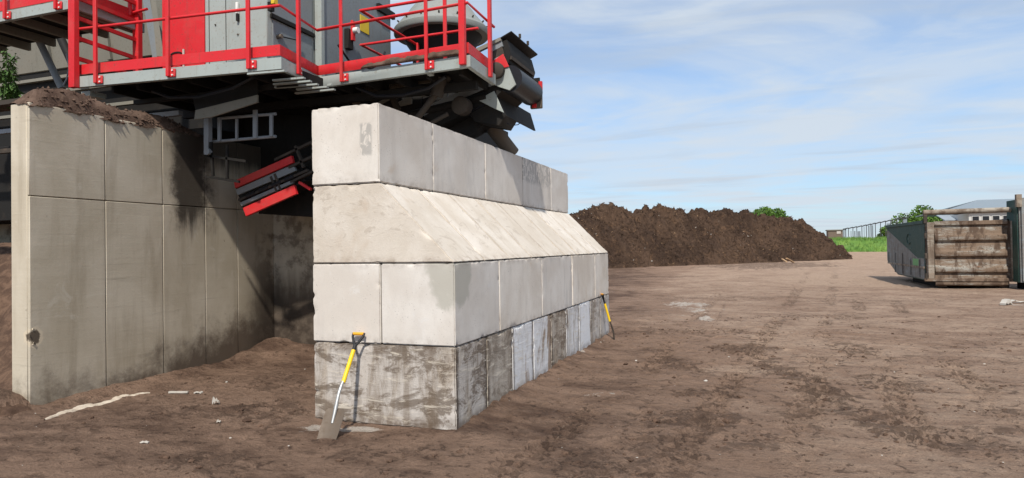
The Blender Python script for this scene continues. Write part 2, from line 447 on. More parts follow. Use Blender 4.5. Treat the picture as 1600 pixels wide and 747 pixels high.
M = dict(
    block=mat_clean_concrete(), slope=mat_slope_concrete(), grimy=mat_dirty_concrete(), wall=mat_old_concrete(),
    red=mat_paint('red_machine_paint', (.60, .016, .022), (.17, .05, .036), .6, .40),
    grey=mat_paint('grey_machine_paint', (.335, .375, .360), (.20, .165, .125), .65, .5),
    bluegrey=mat_paint('shaded_side_and_frame_grey', (.20, .225, .24), (.15, .13, .105), .6, .5),  # machine grey with the side faces' shade mixed in; also on frame parts
    hopper=mat_paint('dusty_hopper_paint', (.21, .20, .165), (.10, .085, .065), .6, .6),
    white=mat_paint('white_enamel', (.75, .74, .71), (.4, .35, .3), .2, .4),
    yellow=mat_paint('yellow_sign_paint', (.72, .50, .03), (.4, .28, .04), .25, .4),
    galv=mat_paint('galvanised_steel', (.25, .27, .29), (.16, .15, .14), .4, .4),
    dark=mat_dark('dark_oily_steel', (.016, .015, .014), .7, (.035, .028, .022), .6),
    dust=mat_dark('dust_caked_steel', (.055, .046, .038), .85, (.135, .10, .078), .75),
    rubber=mat_dark('black_rubber', (.018, .019, .023), .38, (.035, .033, .032), .3),
    pipe=mat_dark('brown_coated_pipe', (.13, .105, .08), .6, (.20, .165, .13), .7),
    ground=mat_ground(), compost=mat_compost(),
    ridge=mat_soil('brown_ridge_soil', (.075, .048, .036), (.145, .098, .074)),
    heap=mat_soil('bay_soil', (.075, .047, .034), (.145, .092, .064)),
    leaf=mat_leaf('tree_leaf', (.045, .10, .016), (.10, .19, .03)),
    weed=mat_leaf('weed_leaf', (.03, .07, .018), (.075, .14, .035)),
    grass=mat_leaf('verge_grass', (.055, .135, .018), (.12, .215, .035)),
    bark=mat_dark('bark', (.07, .05, .035), .9),
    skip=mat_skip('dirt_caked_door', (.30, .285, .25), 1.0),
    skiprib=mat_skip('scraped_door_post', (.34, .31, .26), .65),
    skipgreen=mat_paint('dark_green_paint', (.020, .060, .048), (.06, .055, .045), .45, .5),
    skipgrey=mat_skip('grey_skip_side', (.24, .262, .262), .38),
    scrap=mat_paint('white_scrap', (.50, .47, .42), (.35, .28, .22), .5, .7),
    wood=mat_paint('bleached_wood', (.42, .27, .15), (.2, .12, .07), .5, .8),
    roof=mat_paint('grey_blue_roof', (.20, .245, .285), (.3, .34, .36), .3, .6),
    shedwall=mat_paint('pale_shed_cladding', (.50, .50, .48), (.3, .28, .26), .3, .6),
    glass=mat_dark('dark_window', (.018, .02, .024), .25, (.03, .03, .03), .3),
    fence=mat_paint('grey_netting_sheet', (.20, .24, .27), (.2, .2, .2), .4, .7),
    fencedark=mat_dark('dark_fence_frame', (.05, .05, .055), .7),
    lime=mat_soil('lime_sand', (.46, .39, .31), (.60, .53, .44)),
    steel=mat_paint('bright_shovel_steel', (.50, .50, .49), (.22, .17, .13), .5, .35),
    blade=mat_paint('scratched_shovel_blade', (.13, .10, .075), (.12, .085, .06), .8, .5),
    syellow=mat_paint('yellow_sleeve', (.82, .54, .012), (.5, .35, .05), .2, .35),
    sorange=mat_paint('orange_grip', (.80, .36, .02), (.5, .25, .05), .2, .4),
    black=mat_dark('black_handle_plastic', (.025, .025, .028), .5, (.05, .045, .04), .3),
)
M['steel'].node_tree.nodes['Principled BSDF'].inputs['Metallic'].default_value = .75
M['blade'].node_tree.nodes['Principled BSDF'].inputs['Metallic'].default_value = .25

# ------------------------------------------------------------------ ground
def axis(lo, hi, fine, end_lo, end_hi, g=1.045):
    mid = list(np.arange(lo, hi + 1e-6, fine)); a = []; st = fine; x = lo
    while x > end_lo: st *= g; x -= st; a.append(x)
    b = []; st = fine; x = hi
    while x < end_hi: st *= g; x += st; b.append(x)
    return np.array(a[::-1] + mid + b)
gx = axis(-6.2, 8.0, .038, -420, 520); gy = axis(-4.4, 8.5, .038, -60, 1500)
GX, GY = np.meshgrid(gx, gy)
def ell(px, py, rx, ry):
    c = gnd(px, py); e = gnd(px + rx, py); f = gnd(px, py - ry)
    d1 = np.hypot(e.x - c.x, e.y - c.y); d2 = np.hypot(f.x - c.x, f.y - c.y)
    ux, uy = (e.x - c.x) / d1, (e.y - c.y) / d1
    dx, dy = GX - c.x, GY - c.y
    u = (dx * ux + dy * uy) / d1; v = (-dx * uy + dy * ux) / d2
    return u * u + v * v
def line_dist(pts):
    best = np.full(GX.shape, 1e9)
    P = [gnd(*q) for q in pts]
    for a, b in zip(P, P[1:]):
        vx, vy = b.x - a.x, b.y - a.y; L = vx * vx + vy * vy
        t = np.clip(((GX - a.x) * vx + (GY - a.y) * vy) / L, 0, 1)
        best = np.minimum(best, np.hypot(GX - a.x - t * vx, GY - a.y - t * vy))
    return best
wig = fbm(GX * 1.7, GY * 1.7, 4, 3) - .5; wig2 = fbm(GX * 6, GY * 6, 3, 31) - .5
near = 1 - smooth(25, 60, np.hypot(GX - CAM[0], GY - CAM[1]))
H = (fbm(GX * .35, GY * .35, 3, 5) - .5) * .07 + (fbm(GX * .5, GY * 1.7, 5, 9) - .5) * .05 * near
lump = fbm(GX * 2.2 + wig, GY * 6.5, 4, 21)
H += np.clip(lump - .5, 0, 1) * .055 * near + wig2 * .012 * near
clod = fbm(GX * 9, GY * 14, 3, 77)
# dark churned patches with clods
damp = np.zeros_like(GX)
for (px, py, rx, ry, a) in [(1160, 545, 62, 7, .95), (1240, 592, 44, 38, .95), (1060, 572, 60, 13, .85), (1345, 548, 42, 12, .7), (1395, 600, 60, 16, .55),
        (1375, 668, 46, 22, .85), (1110, 618, 66, 12, .8), (1085, 660, 100, 22, .75), (1185, 690, 95, 16, .65), (1010, 690, 60, 20, .55), (930, 728, 120, 26, .6),
        (1510, 690, 90, 18, .55), (1560, 640, 80, 12, .4), (1520, 600, 60, 14, .4), (1250, 640, 50, 14, .5), (290, 640, 42, 10, .7), (330, 725, 110, 18, .7), (400, 650, 70, 18, .6), (440, 600, 60, 14, .5),
        (60, 690, 60, 8, .35), (215, 712, 80, 10, .3), (1060, 520, 120, 5, .5), (1270, 495, 90, 4, .5), (1400, 470, 160, 4, .35), (1000, 432, 90, 3, .5), (1200, 414, 110, 5, .9), (1120, 466, 120, 4, .35), (560, 715, 60, 12, .5), (700, 705, 90, 10, .35)]:
    q = ell(px, py, rx, ry) + wig * 2.2 + wig2 * 1.2
    damp = np.maximum(damp, a * (1 - smooth(.25, 1.25, q)))
tread = .5 + .5 * np.sin((GX * .45 + GY) * 36 + 3 * wig)
crumb = fbm(GX * 5.5, GY * 7.5, 5, 177, .62)
H += near * (np.clip(crumb - .5, 0, 1) * .07 + (fbm(GX * 13, GY * 13, 3, 8) - .5) * .012)
H += damp * near * ((clod - .45) * .11 + tread * .010 - .006)
rut = line_dist([(880, 765), (905, 735), (965, 675), (1030, 615), (1072, 575), (1100, 545), (1118, 505), (1135, 470)])
rw = (1 - smooth(.0, .06, rut + wig2 * .06)) * (.4 + .6 * smooth(.4, .6, fbm(GX * 2, GY * 2, 3, 55))); H -= rw * .012 * near; damp = np.maximum(damp, rw * .42)
for pts in ([(1180, 430), (1330, 440), (1600, 425)], [(960, 450), (1200, 447), (1450, 470), (1600, 468)], [(1000, 505), (1240, 490), (1440, 505)], [(880, 590), (1150, 570), (1420, 560), (1610, 520)]):
    dd = line_dist(pts); q = 1 - smooth(.1, .5, dd + wig * .5); damp = np.maximum(damp, q * .16); H -= q * .015 * near
# tyre tracks receding over the yard: two ribbed bands per vehicle
for pts in ([(1010, 800), (1110, 640), (1170, 560), (1215, 500), (1245, 455), (1262, 425)], [(1230, 800), (1262, 640), (1280, 560), (1292, 500), (1300, 455), (1306, 425)],
            [(1500, 800), (1420, 660), (1375, 570), (1350, 510), (1338, 465)], [(1760, 760), (1570, 640), (1470, 560), (1420, 505), (1396, 465)], [(700, 800), (930, 640), (1030, 560), (1090, 500), (1120, 460)]):
    dd = line_dist(pts) + wig * .10
    band = (1 - smooth(.13, .20, dd)) * smooth(.35, .62, fbm(GX * .9, GY * .45, 3, 201))
    lug = smooth(.45, .75, .5 + .5 * np.sin(GY * 44 + 34 * np.minimum(dd, .2) + wig * 2))
    H += band * near * (-.030 + .032 * lug + .014 * clod); damp = np.maximum(damp, band * (.34 + .22 * (1 - lug)))
# tone: darker soil by the walls and in the bay, paler traffic-worn yard to the right
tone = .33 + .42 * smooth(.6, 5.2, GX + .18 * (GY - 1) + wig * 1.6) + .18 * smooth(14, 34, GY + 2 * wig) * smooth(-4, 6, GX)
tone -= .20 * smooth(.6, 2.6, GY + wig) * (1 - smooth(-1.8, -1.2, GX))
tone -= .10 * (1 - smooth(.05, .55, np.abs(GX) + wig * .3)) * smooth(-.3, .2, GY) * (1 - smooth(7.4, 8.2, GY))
for (px, py, rx, ry, a) in [(1140, 578, 80, 10, .35), (1330, 437, 110, 8, .40), (1080, 500, 120, 16, .18), (1330, 640, 120, 30, .14), (150, 700, 160, 30, .12), (1000, 452, 60, 5, .2)]:
    tone += a * (1 - smooth(.2, 1.3, ell(px, py, rx, ry) + wig * 1.6))
lime = np.zeros_like(GX)
lime_line = line_dist([(72, 657), (110, 643), (150, 632), (190, 622), (232, 615)])
lime = np.maximum(lime, .0 * lime_line)
for (px, py, rx, ry, a) in [(1085, 478, 44, 9, .75), (1040, 488, 70, 9, .4), (1105, 497, 14, 4, .9), (960, 455, 60, 5, .35), (525, 671, 75, 6, .85), (470, 676, 40, 5, .6), (945, 617, 50, 3, .45), (410, 616, 44, 3, .35), (1590, 475, 30, 4, .7), (900, 552, 14, 3, .5)]:
    lime = np.maximum(lime, a * (1 - smooth(.2, 1.2, ell(px, py, rx, ry) + wig * 2 + wig2 * 1.5)))
# soil banked against the bay's back corner and the walls' feet
d_c = np.hypot(GX + 4.9, (GY - 3.55) * 1.1)
inbay = (1 - smooth(-1.75, -1.5, GX)) * (GX > -5.4)
H += inbay * .16 * (1 - smooth(.0, 1.7, d_c + wig * .6)) + inbay * .05 * (1 - smooth(0, .7, np.abs(GY - 3.4) + wig * .4))
H += inbay * .06 * (1 - smooth(0, .4, np.abs(GX + 4.98) + wig * .2)) * smooth(-.7, .2, GY)
endm = 1 - smooth(.0, .55, np.hypot((GX + 5.35) * .9, (GY + .72) * 1.3) + wig * .3)
H += endm * .22 * (GX < -4.99); damp = np.maximum(damp, endm * .7)
H += .05 * (1 - smooth(0, .20, np.abs(GX - .02))) * smooth(.1, .4, GY) * (1 - smooth(7.1, 7.4, GY)) * (.3 + lump)
# far terrain lifts a little beyond the yard
H += .45 * smooth(66, 105, GY) + .004 * np.clip(GY - 160, 0, 900)
from_ground = dict(tone=tone.ravel(), lime=lime.ravel(), damp=damp.ravel())
V = np.stack([GX.ravel(), GY.ravel(), H.ravel()], 1)
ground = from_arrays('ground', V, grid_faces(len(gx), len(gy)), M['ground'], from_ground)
tag(ground, 'brown rutted dirt yard with damp churned patches', 'ground', kind='structure')
def ground_z(x, y):
    i = min(max(np.searchsorted(gx, x), 1), len(gx) - 1); j = min(max(np.searchsorted(gy, y), 1), len(gy) - 1)
    return float(max(H[j, i], H[j - 1, i], H[j, i - 1], H[j - 1, i - 1]))
def ground_low(x, y):
    i = min(max(np.searchsorted(gx, x), 1), len(gx) - 1); j = min(max(np.searchsorted(gy, y), 1), len(gy) - 1)
    return float(min(H[j, i], H[j - 1, i], H[j, i - 1], H[j - 1, i - 1]))

# pale lime streak beside the left wall
P = [gnd(*q) for q in [(70, 658), (92, 649), (118, 640), (150, 632), (178, 625), (205, 619), (234, 614)]]
W = [.01, .05, .075, .07, .06, .045, .008]
mbv = []; mbf = []
pts = []
for k in range(61):
    t_ = k / 60 * 6; i = min(int(t_), 5); f = t_ - i
    p = P[i].lerp(P[i + 1], f); w = W[i] * (1 - f) + W[i + 1] * f
    pts.append((p, w * (.85 + .35 * math.sin(k * .9) * math.sin(k * .37 + 1))))
for k, (p, w) in enumerate(pts):
    a = pts[max(k - 1, 0)][0]; b = pts[min(k + 1, 60)][0]; d = (b - a).normalized(); nrm = Vector((-d.y, d.x, 0))
    for s_ in (-1, -.5, 0, .5, 1):
        q = p + nrm * w * s_
        mbv.append((q.x, q.y, ground_z(q.x, q.y) + (.012 if abs(s_) < .9 else -.006)))
F = []
for k in range(60):
    for j in range(4):
        F.append((k * 5 + j, k * 5 + j + 1, k * 5 + 6 + j, k * 5 + 5 + j))
o = from_arrays('lime_streak', mbv, F, M['lime'])
tag(o, 'pale curved streak of lime sand on the dirt by the left wall', 'sand streak', kind='stuff')

# stones, flakes and clods on the yard
def scatter(name, n, mat, size, zone, label, squash=.55, dampw=False):
    vs, fs = [], []
    ico = [(0, 0, 1), (.89, 0, .45), (.28, .85, .45), (-.72, .53, .45), (-.72, -.53, .45), (.28, -.85, .45), (.72, .53, -.45), (-.28, .85, -.45), (-.89, 0, -.45), (-.28, -.85, -.45), (.72, -.53, -.45), (0, 0, -1)]
    icf = [(0, 1, 2), (0, 2, 3), (0, 3, 4), (0, 4, 5), (0, 5, 1), (1, 6, 2), (2, 7, 3), (3, 8, 4), (4, 9, 5), (5, 10, 1), (2, 6, 7), (3, 7, 8), (4, 8, 9), (5, 9, 10), (1, 10, 6), (6, 11, 7), (7, 11, 8), (8, 11, 9), (9, 11, 10), (10, 11, 6)]
    k = 0; tries = 0
    while k < n and tries < n * 60:
        tries += 1
        x = random.uniform(zone[0], zone[1]); y = random.uniform(zone[2], zone[3])
        if -1.7 < x < .06 and -.05 < y < 7.25: continue
        if -5.35 < x < -4.95 and y > -.6: continue
        if x < -4.95 and y > 3: continue
        if dampw:
            i = min(np.searchsorted(gx, x), len(gx) - 1); j = min(np.searchsorted(gy, y), len(gy) - 1)
            if random.random() > damp[j, i] ** 1.5 * 1.1 + .012: continue
        s = size * math.exp(random.gauss(0, .5)); z = ground_low(x, y); a = random.random() * 6.28
        ca, sa = math.cos(a), math.sin(a); ex = random.uniform(.6, 1.5)
        b = len(vs)
        for (u, v, w) in ico:
            j = random.uniform(.75, 1.2); u, v, w = u * ex * s * j, v * s * j, w * s * squash * j
            vs.append((x + u * ca - v * sa, y + u * sa + v * ca, z + w + s * squash * .45))
        fs += [(b + p, b + q, b + r) for p, q, r in icf]; k += 1
    o = from_arrays(name, vs, fs, mat, smooth_=False)
    tag(o, label, name.replace('_', ' '), kind='stuff'); return o
scatter('pale_gravel', 260, M['scrap'], .0065, (-5, 8, -4, 9), 'scattered white and grey stone chips pressed into the dirt')
scatter('brown_gravel', 1500, M['heap'], .008, (-5, 8, -4.2, 9), 'small brown stones lying loose over the yard')
scatter('soil_clods', 3000, M['heap'], .0105, (-5.5, 8, -4.2, 12), 'dark crumbly soil clods in the churned damp patches', .6, True)

# ------------------------------------------------------------------ block wall
B = .8; G = .006
from mathutils import noise as mnoise
def block_mesh(name, w, l, mat, sloped=False, chip=.5):
    """origin at the base centre; w across (X), l along (Y)"""
    mb = MB(); x0, x1, y0, y1, z0, z1 = -w / 2 + .002, w / 2 - .002, -l / 2 + G, l / 2 - G, .003, B - G
    if sloped:
        poly = [(x0, y0, z0), (x1, y0, z0), (x0 + .8, y0, z1), (x0, y0, z1)]
        mb.prism(poly, (0, y1 - y0, 0))
    else: mb.box((x0, y0, z0), (x1, y1, z1))
    bm = mb.bm; bmesh.ops.recalc_face_normals(bm, faces=bm.faces)
    planes = [(f.normal.copy(), f.calc_center_median().copy()) for f in bm.faces]
    bmesh.ops.bevel(bm, geom=[e for e in bm.edges if e.calc_face_angle(0) > R(20)], offset=.011, segments=2, affect='EDGES', clamp_overlap=True)
    bmesh.ops.subdivide_edges(bm, edges=[e for e in bm.edges if e.calc_length() > .1], cuts=30, use_grid_fill=True)
    sd = Vector((random.uniform(0, 90), random.uniform(0, 90), random.uniform(0, 90)))
    for v in bm.verts:
        near_ = sorted(((c - v.co).dot(n), k) for k, (n, c) in enumerate(planes))
        d2 = near_[1][0]; inn = -(planes[near_[0][1]][0] + (planes[near_[1][1]][0] if d2 < .05 else Vector()))
        w = mnoise.fractal(v.co * 3.1 + sd, 1.0, 2.0, 3) * .0016
        if d2 < .045:
            k = mnoise.fractal(v.co * 11 + sd, 1.0, 2.0, 4); k2 = mnoise.noise(v.co * 2.3 + sd)
            w += max(0, k - .22 + chip * .2 * k2) * .05 * (1 - d2 / .045) * chip
        v.co += inn * w
    for f in bm.faces: f.smooth = True
    me = bpy.data.meshes.new(name); bm.to_mesh(me); bm.free(); me.materials.append(mat)
    me.set_sharp_from_angle(angle=R(32))
    return me
def put(me, name, x, y, z, label, group, color=(0, 0, 0, 1), jit=1.0):
    o = bpy.data.objects.new(name, me); COL.objects.link(o)
    o.location = (x + random.uniform(-.004, .004) * jit, y, z)
    o.rotation_euler.z = random.uniform(-.0035, .0035) * jit
    o.color = color
    return tag(o, label, 'concrete block', group)
NTH = ['nearest', 'second', 'third', 'fourth', 'fifth', 'sixth', 'seventh', 'eighth', 'farthest']
botcol = [(.62, .34, .10), (.42, .10, .05), (.06, 1, .7), (.12, .95, .85), (.60, .15, .2), (.22, .9, 1), (.0, 1, .0), (.5, .4, .35), (.32, .5, .25)]
botlab = ['grimy grey concrete block at the near end of the bottom row, behind the leaning shovel',
    'grey brown block second from the near end of the bottom row', 'white streaked block third from the near end of the bottom row',
    'white block with brown wedge stain, fourth from the near end of the bottom row', 'dull brown grey block in the middle, fifth from the near end of the bottom row',
    'white block with rust streaks, sixth from the near end of the bottom row', 'clean bluish white block seventh from the near end of the bottom row',
    'grey block with dark seam, second from the far end of the bottom row', 'grey block at the far end of the bottom row, behind the far shovel']
for k in range(9):
    put(block_mesh('concrete_block', 1.6, .8, M['grimy'], chip=.9), 'concrete_block', -.8, .4 + .8 * k, 0, botlab[k], 'blocks of the bottom row', (*botcol[k], 1), .4)
class _Fresh:
    def __getitem__(s, l): return block_mesh('concrete_block', .8, l, M['block'])
meshes = _Fresh()
ys = [(0, 1.2), (1.2, 1.6), (2.8, 1.6), (4.4, 1.6), (6.0, 1.2)]
l3 = ['pale block with green damp stain on its corner, near end of the third row down', 'bluish grey block second from the near end, just below the sloped row',
      'plain grey block in the middle of the row below the sloped blocks', 'bluish block fourth from the near end, below the sloped row', 'short pale block at the far end of the row under the sloped blocks']
c3 = [(.2, 0, 1), (.1, .1, 0), (.0, .55, 0), (0, .1, 0), (.1, .3, 0)]
for k, (y, l) in enumerate(ys):
    put(meshes[l], 'concrete_block', -.4, y + l / 2, B, l3[k], 'blocks under the sloped row', (*c3[k], 1))
put(meshes[1.2], 'concrete_block', -1.2, .6, B, 'pale block on the left of the end face, above the leaning shovel handle', 'blocks under the sloped row', (.1, 0, 0, 1))
hid = [(y, l) for y, l in ys[1:]]
for k, (y, l) in enumerate(hid):
    put(meshes[l], 'concrete_block', -1.2, y + l / 2, B, 'pale block on the bay side of the wall, number %s from the near end' % ['two', 'three', 'four', 'five'][k], 'blocks under the sloped row', (.3, .3, 0, 1))
lt = ['pale top block at the near end with grey smudges on its front', 'plain grey top block second from the near end of the top row', 'bluish grey top block in the middle of the top row',
      'top block with dark scribble stains, second from the far end', 'short plain top block at the far end of the wall']
ct = [(.12, .05, 0), (.25, .35, 0), (.05, .15, 0), (.2, .5, 0), (0, .1, 0)]
for k, (y, l) in enumerate(ys):
    put(meshes[l], 'concrete_block', -1.2, y + l / 2, 3 * B, lt[k], 'blocks of the top row', (*ct[k], (0, 1, 1, .5, 1)[k]))
for k in range(9):
    lab = ('cream sloped block with veined end face, nearest of the sloped row' if k == 0 else 'cream sloped concrete block, %s from the near end of the sloped row' % NTH[k] if k < 8 else 'cream sloped block at the far end of the sloped row')
    o = put(block_mesh('sloped_block', 1.6, .8, M['slope'], True), 'sloped_block', -.8, .4 + .8 * k, 2 * B, lab, 'sloped blocks of the wall')
    o['category'] = 'sloped block'

# ------------------------------------------------------------------ left bay wall
XW, TW, YW0, YW1, HW = -5.0, .31, -.53, 3.55, 3.46
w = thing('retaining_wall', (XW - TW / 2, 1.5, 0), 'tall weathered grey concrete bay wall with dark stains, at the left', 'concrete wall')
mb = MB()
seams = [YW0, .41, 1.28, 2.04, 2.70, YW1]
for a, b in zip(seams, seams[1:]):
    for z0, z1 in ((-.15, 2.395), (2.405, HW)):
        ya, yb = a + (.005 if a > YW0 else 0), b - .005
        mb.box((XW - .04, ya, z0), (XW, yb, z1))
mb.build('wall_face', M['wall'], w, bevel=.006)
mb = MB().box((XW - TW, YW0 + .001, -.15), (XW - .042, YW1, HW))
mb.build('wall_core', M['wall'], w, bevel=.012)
# broken out pocket on the near edge
mb = MB()
c = Vector((XW, YW0, .80)); vs = []
rr = random.Random(5)
for k in range(16):
    s = rr.uniform(.006, .016); p = Vector((XW + rr.uniform(-.04, .004), YW0 + rr.uniform(-.006, .05) , c.z + rr.gauss(0, .055)))
    mb.hexa([p + Vector((rr.uniform(-s, s), rr.uniform(-s, s), -s)) for _ in range(4)], [p + Vector((rr.uniform(-s, s), rr.uniform(-s, s), s)) for _ in range(4)])
mb.build('broken_edge', M['wall'], w)
bw = MB()
for x0, x1 in ((XW - TW, -4.02), (-4.01, -3.02), (-3.01, -1.95)):
    bw.box((x0, YW1 - .0, -.15), (x1, YW1 + .3, 2.4))
o = bw.build('back_wall', M['wall'], None, (XW + 1.5, YW1 + .15, 0), bevel=.008)
tag(o, 'stained low concrete wall closing the back of the bay', 'concrete wall')
bw = MB().box((-18, YW1, -.1), (XW - TW - .003, YW1 + .3, 3.3))
o = bw.build('back_wall', M['wall'], None, (-8, YW1 + .15, 0), bevel=.008)
tag(o, 'shadowed concrete wall behind the brown heap at the left edge', 'concrete wall')

# soil ridge lying along the wall's top
n_u, n_v = 130, 30
U, Vv = np.meshgrid(np.linspace(0, 1, n_u), np.linspace(-1, 1, n_v))
yy = YW0 + .0 + U * 3.0
prof = np.interp(U, [0, .03, .09, .16, .25, .36, .46, .56, .66, .74, .85, 1], [.01, .12, .23, .28, .25, .19, .18, .22, .21, .13, .05, .0])
wid = .165
zz = HW + prof * np.clip(1 - np.abs(Vv) ** 2.4, 0, 1) + (fbm(U * 16, Vv * 1.6 + 4, 5, 8) - .5) * .08 * (prof > .005)
sag = np.where(np.abs(Vv) > .93, -.035 * (fbm(U * 30, Vv, 3, 4)), 0)
xx = XW - TW / 2 + Vv * (wid + .012 * np.sin(U * 40)) + .0
Vr = np.stack([xx.ravel(), (yy - .012).ravel(), (zz + sag - .01).ravel()], 1)
o = from_arrays('soil_ridge', Vr, grid_faces(n_u, n_v), M['ridge'], origin=(XW - TW / 2, .8, HW))
tag(o, 'brown crumbly soil ridge lying along the top of the left wall', 'soil ridge')

cv, cf = [], []
for k in range(420):
    i = rng.integers(0, n_u - 30); jx = rng.choice([2, 3, 26, 27, 28, 29]) if rng.random() < .5 else rng.integers(0, n_v); q = Vr[jx * n_u + i]; sz = .008 + .022 * rng.random() ** 2
    b = len(cv); oct_ = [(1, 0, 0), (-1, 0, 0), (0, 1, 0), (0, -1, 0), (0, 0, 1), (0, 0, -1)]
    cv += [tuple(q + np.array(u) * sz * (.6 + .7 * rng.random()) + (0, 0, sz * .3)) for u in oct_]
    cf += [(b, b + 2, b + 4), (b + 2, b + 1, b + 4), (b + 1, b + 3, b + 4), (b + 3, b, b + 4), (b + 2, b, b + 5), (b + 1, b + 2, b + 5), (b + 3, b + 1, b + 5), (b, b + 3, b + 5)]
cr_ = from_arrays('loose_crumbs', cv, cf, M['ridge'], smooth_=False, parent=o); cr_['kind'] = 'stuff'

# heap in the next bay
hx = np.linspace(-15, XW - TW - .005, 140); hy = np.linspace(-.6, 3.5, 70); HX, HY = np.meshgrid(hx, hy)
hz = 1.95 * smooth(-.3, 2.3, HY + .4 * (fbm(HX * .8, HY * .8, 3, 2) - .5)) + (fbm(HX * 3, HY * 3, 4, 41) - .5) * .16 - .03
o = from_arrays('soil_heap', np.stack([HX.ravel(), HY.ravel(), hz.ravel()], 1), grid_faces(140, 70), M['heap'], origin=(-7.5, 1.5, 0))
tag(o, 'brown soil heap in the dark bay left of the concrete wall', 'soil heap')
# clods of muck fallen at the wall's foot
def lump_mesh(name, c, rx, ry, rz, mat, seed, label, cat, parent=None):
    n = 40; th = np.linspace(0, 2 * np.pi, n, endpoint=False); ph = np.linspace(0, 1, 16)
    T, Pp = np.meshgrid(th, ph); rad = (1 - Pp ** 1.6) ; k = fbm(np.cos(T) * 2.5 + seed, np.sin(T) * 2.5 + Pp * 3, 4, seed)
    X_ = c[0] + rx * Pp * np.cos(T) * (.7 + .6 * k); Y_ = c[1] + ry * Pp * np.sin(T) * (.7 + .6 * k); Z_ = c[2] + rz * (1 - Pp ** 2) * (.7 + .6 * k) - .03
    i = np.arange(n * 16).reshape(16, n); j = np.roll(i, -1, 1)
    F = np.stack([i[:-1].ravel(), j[:-1].ravel(), j[1:].ravel(), i[1:].ravel()], 1)
    o = from_arrays(name, np.stack([X_.ravel(), Y_.ravel(), Z_.ravel()], 1), F, mat, origin=c)
    return tag(o, label, cat)
lump_mesh('soil_mound', (-5.35, -.85, .0), .55, .42, .20, M['heap'], 3, 'dark clod mound at the foot of the left wall end', 'soil mound')
lump_mesh('soil_mound', (-2.75, 3.25, .05), 1.05, .26, .20, M['heap'], 6, 'brown soil bank along the foot of the bay back wall', 'soil mound')

# weed growing behind the wall end
wb = at(20, 158, 1, .35)
wt = thing('weed_plant', tuple(wb), 'tall leafy green weed growing behind the left wall end', 'plant')
st = MB(); lf = []; lv = []
rr = random.Random(3)
for s in range(11):
    base = wb + Vector((rr.uniform(-.10, .08), rr.uniform(-.08, .08), -.04))
    tip = at(rr.uniform(-6, 26), rr.uniform(72, 112), 1, .35) + Vector((0, rr.uniform(-.1, .1), 0))
    st.tube([base, base.lerp(tip, .5) + Vector((rr.uniform(-.03, .03), 0, 0)), tip], .007, 6, .003)
    for k in range(46):
        f = rr.uniform(.02, 1); p = base.lerp(tip, f); a = rr.random() * 6.28; L = rr.uniform(.06, .13) * (1.15 - .4 * f); el = rr.uniform(-.7, .5)
        d = Vector((math.cos(a) * math.cos(el), math.sin(a) * math.cos(el), math.sin(el))); sd = d.cross(Vector((0, 0, 1))).normalized() * L * .22
        b = len(lv); lv += [p, p + d * L * .45 + sd, p + d * L - Vector((0, 0, L * .3)), p + d * L * .45 - sd]; lf.append((b, b + 1, b + 2, b + 3))
st.build('stem', M['weed'], wt); from_arrays('leaves', [tuple(v) for v in lv], lf, M['weed'], smooth_=False, parent=wt)

# ------------------------------------------------------------------ screening machine
mc = thing('screening_machine', (-4.5, 5.0, 0), 'big red and grey waste screening machine standing over the concrete bay', 'machine')
ZB, ZT = 4.0, 4.15
P0, P1, S1, B1, C1 = (-5.99, .77), (-2.82, 1.07), (-2.98, 2.06), (-.61, 1.88), (-.66, 2.89)
path = [P0, P1, S1, B1, C1]
deck = MB(); up = Vector((0, 0, .035))
deck.hexa([(x, y, 4.125) for x, y in [(-5.95, .84), (-2.89, 1.13), (-3.0, 2.12), (-3.0, 3.2), (-5.95, 3.2)]], [(x, y, 4.165) for x, y in [(-5.95, .84), (-2.89, 1.13), (-3.0, 2.12), (-3.0, 3.2), (-5.95, 3.2)]])
deck.hexa([(x, y, 4.124) for x, y in [(-2.998, 2.12), (-.68, 1.95), (-.72, 3.0), (-2.998, 3.2)]], [(x, y, 4.164) for x, y in [(-2.998, 2.12), (-.68, 1.95), (-.72, 3.0), (-2.998, 3.2)]])
wk = deck.build('walkway_deck', M['dark'], mc)
MB().strip(path, ZB, ZT, 0, .06).build('edge_beam', M['grey'], wk, bevel=.004)
MB().strip(path, 4.185, 4.322, .035, .012).strip(path, 4.30, 4.322, .047, .05).build('toe_board', M['red'], wk, bevel=.002)
# dirt caked on the toe board of the right walkway
n_u = 60; us = np.linspace(0, 1, n_u)
bx = np.array([-2.25 + u * 1.5 for u in us]); by = np.array([2.0 - .055 - u * 1.5 * .076 + .045 for u in us])
rows = []
for r_, (dy, dz) in enumerate([(.0, 4.168), (-.022, 4.175), (-.012, 4.225), (.028, 4.262)]):
    k = fbm(us * 14, us * 0 + r_ * 2.1, 4, 5) * np.sin(np.pi * us) ** .35; rows.append(np.stack([bx, by + dy - .012 * k, dz + (k - .6) * .08 * (r_ > 1) + .0 * us], 1))
Vm = np.concatenate(rows); o = from_arrays('caked_mud', Vm, grid_faces(n_u, 4), M['ridge'], parent=wk)
o['label'] = 'brown mud caked along the red toe board'
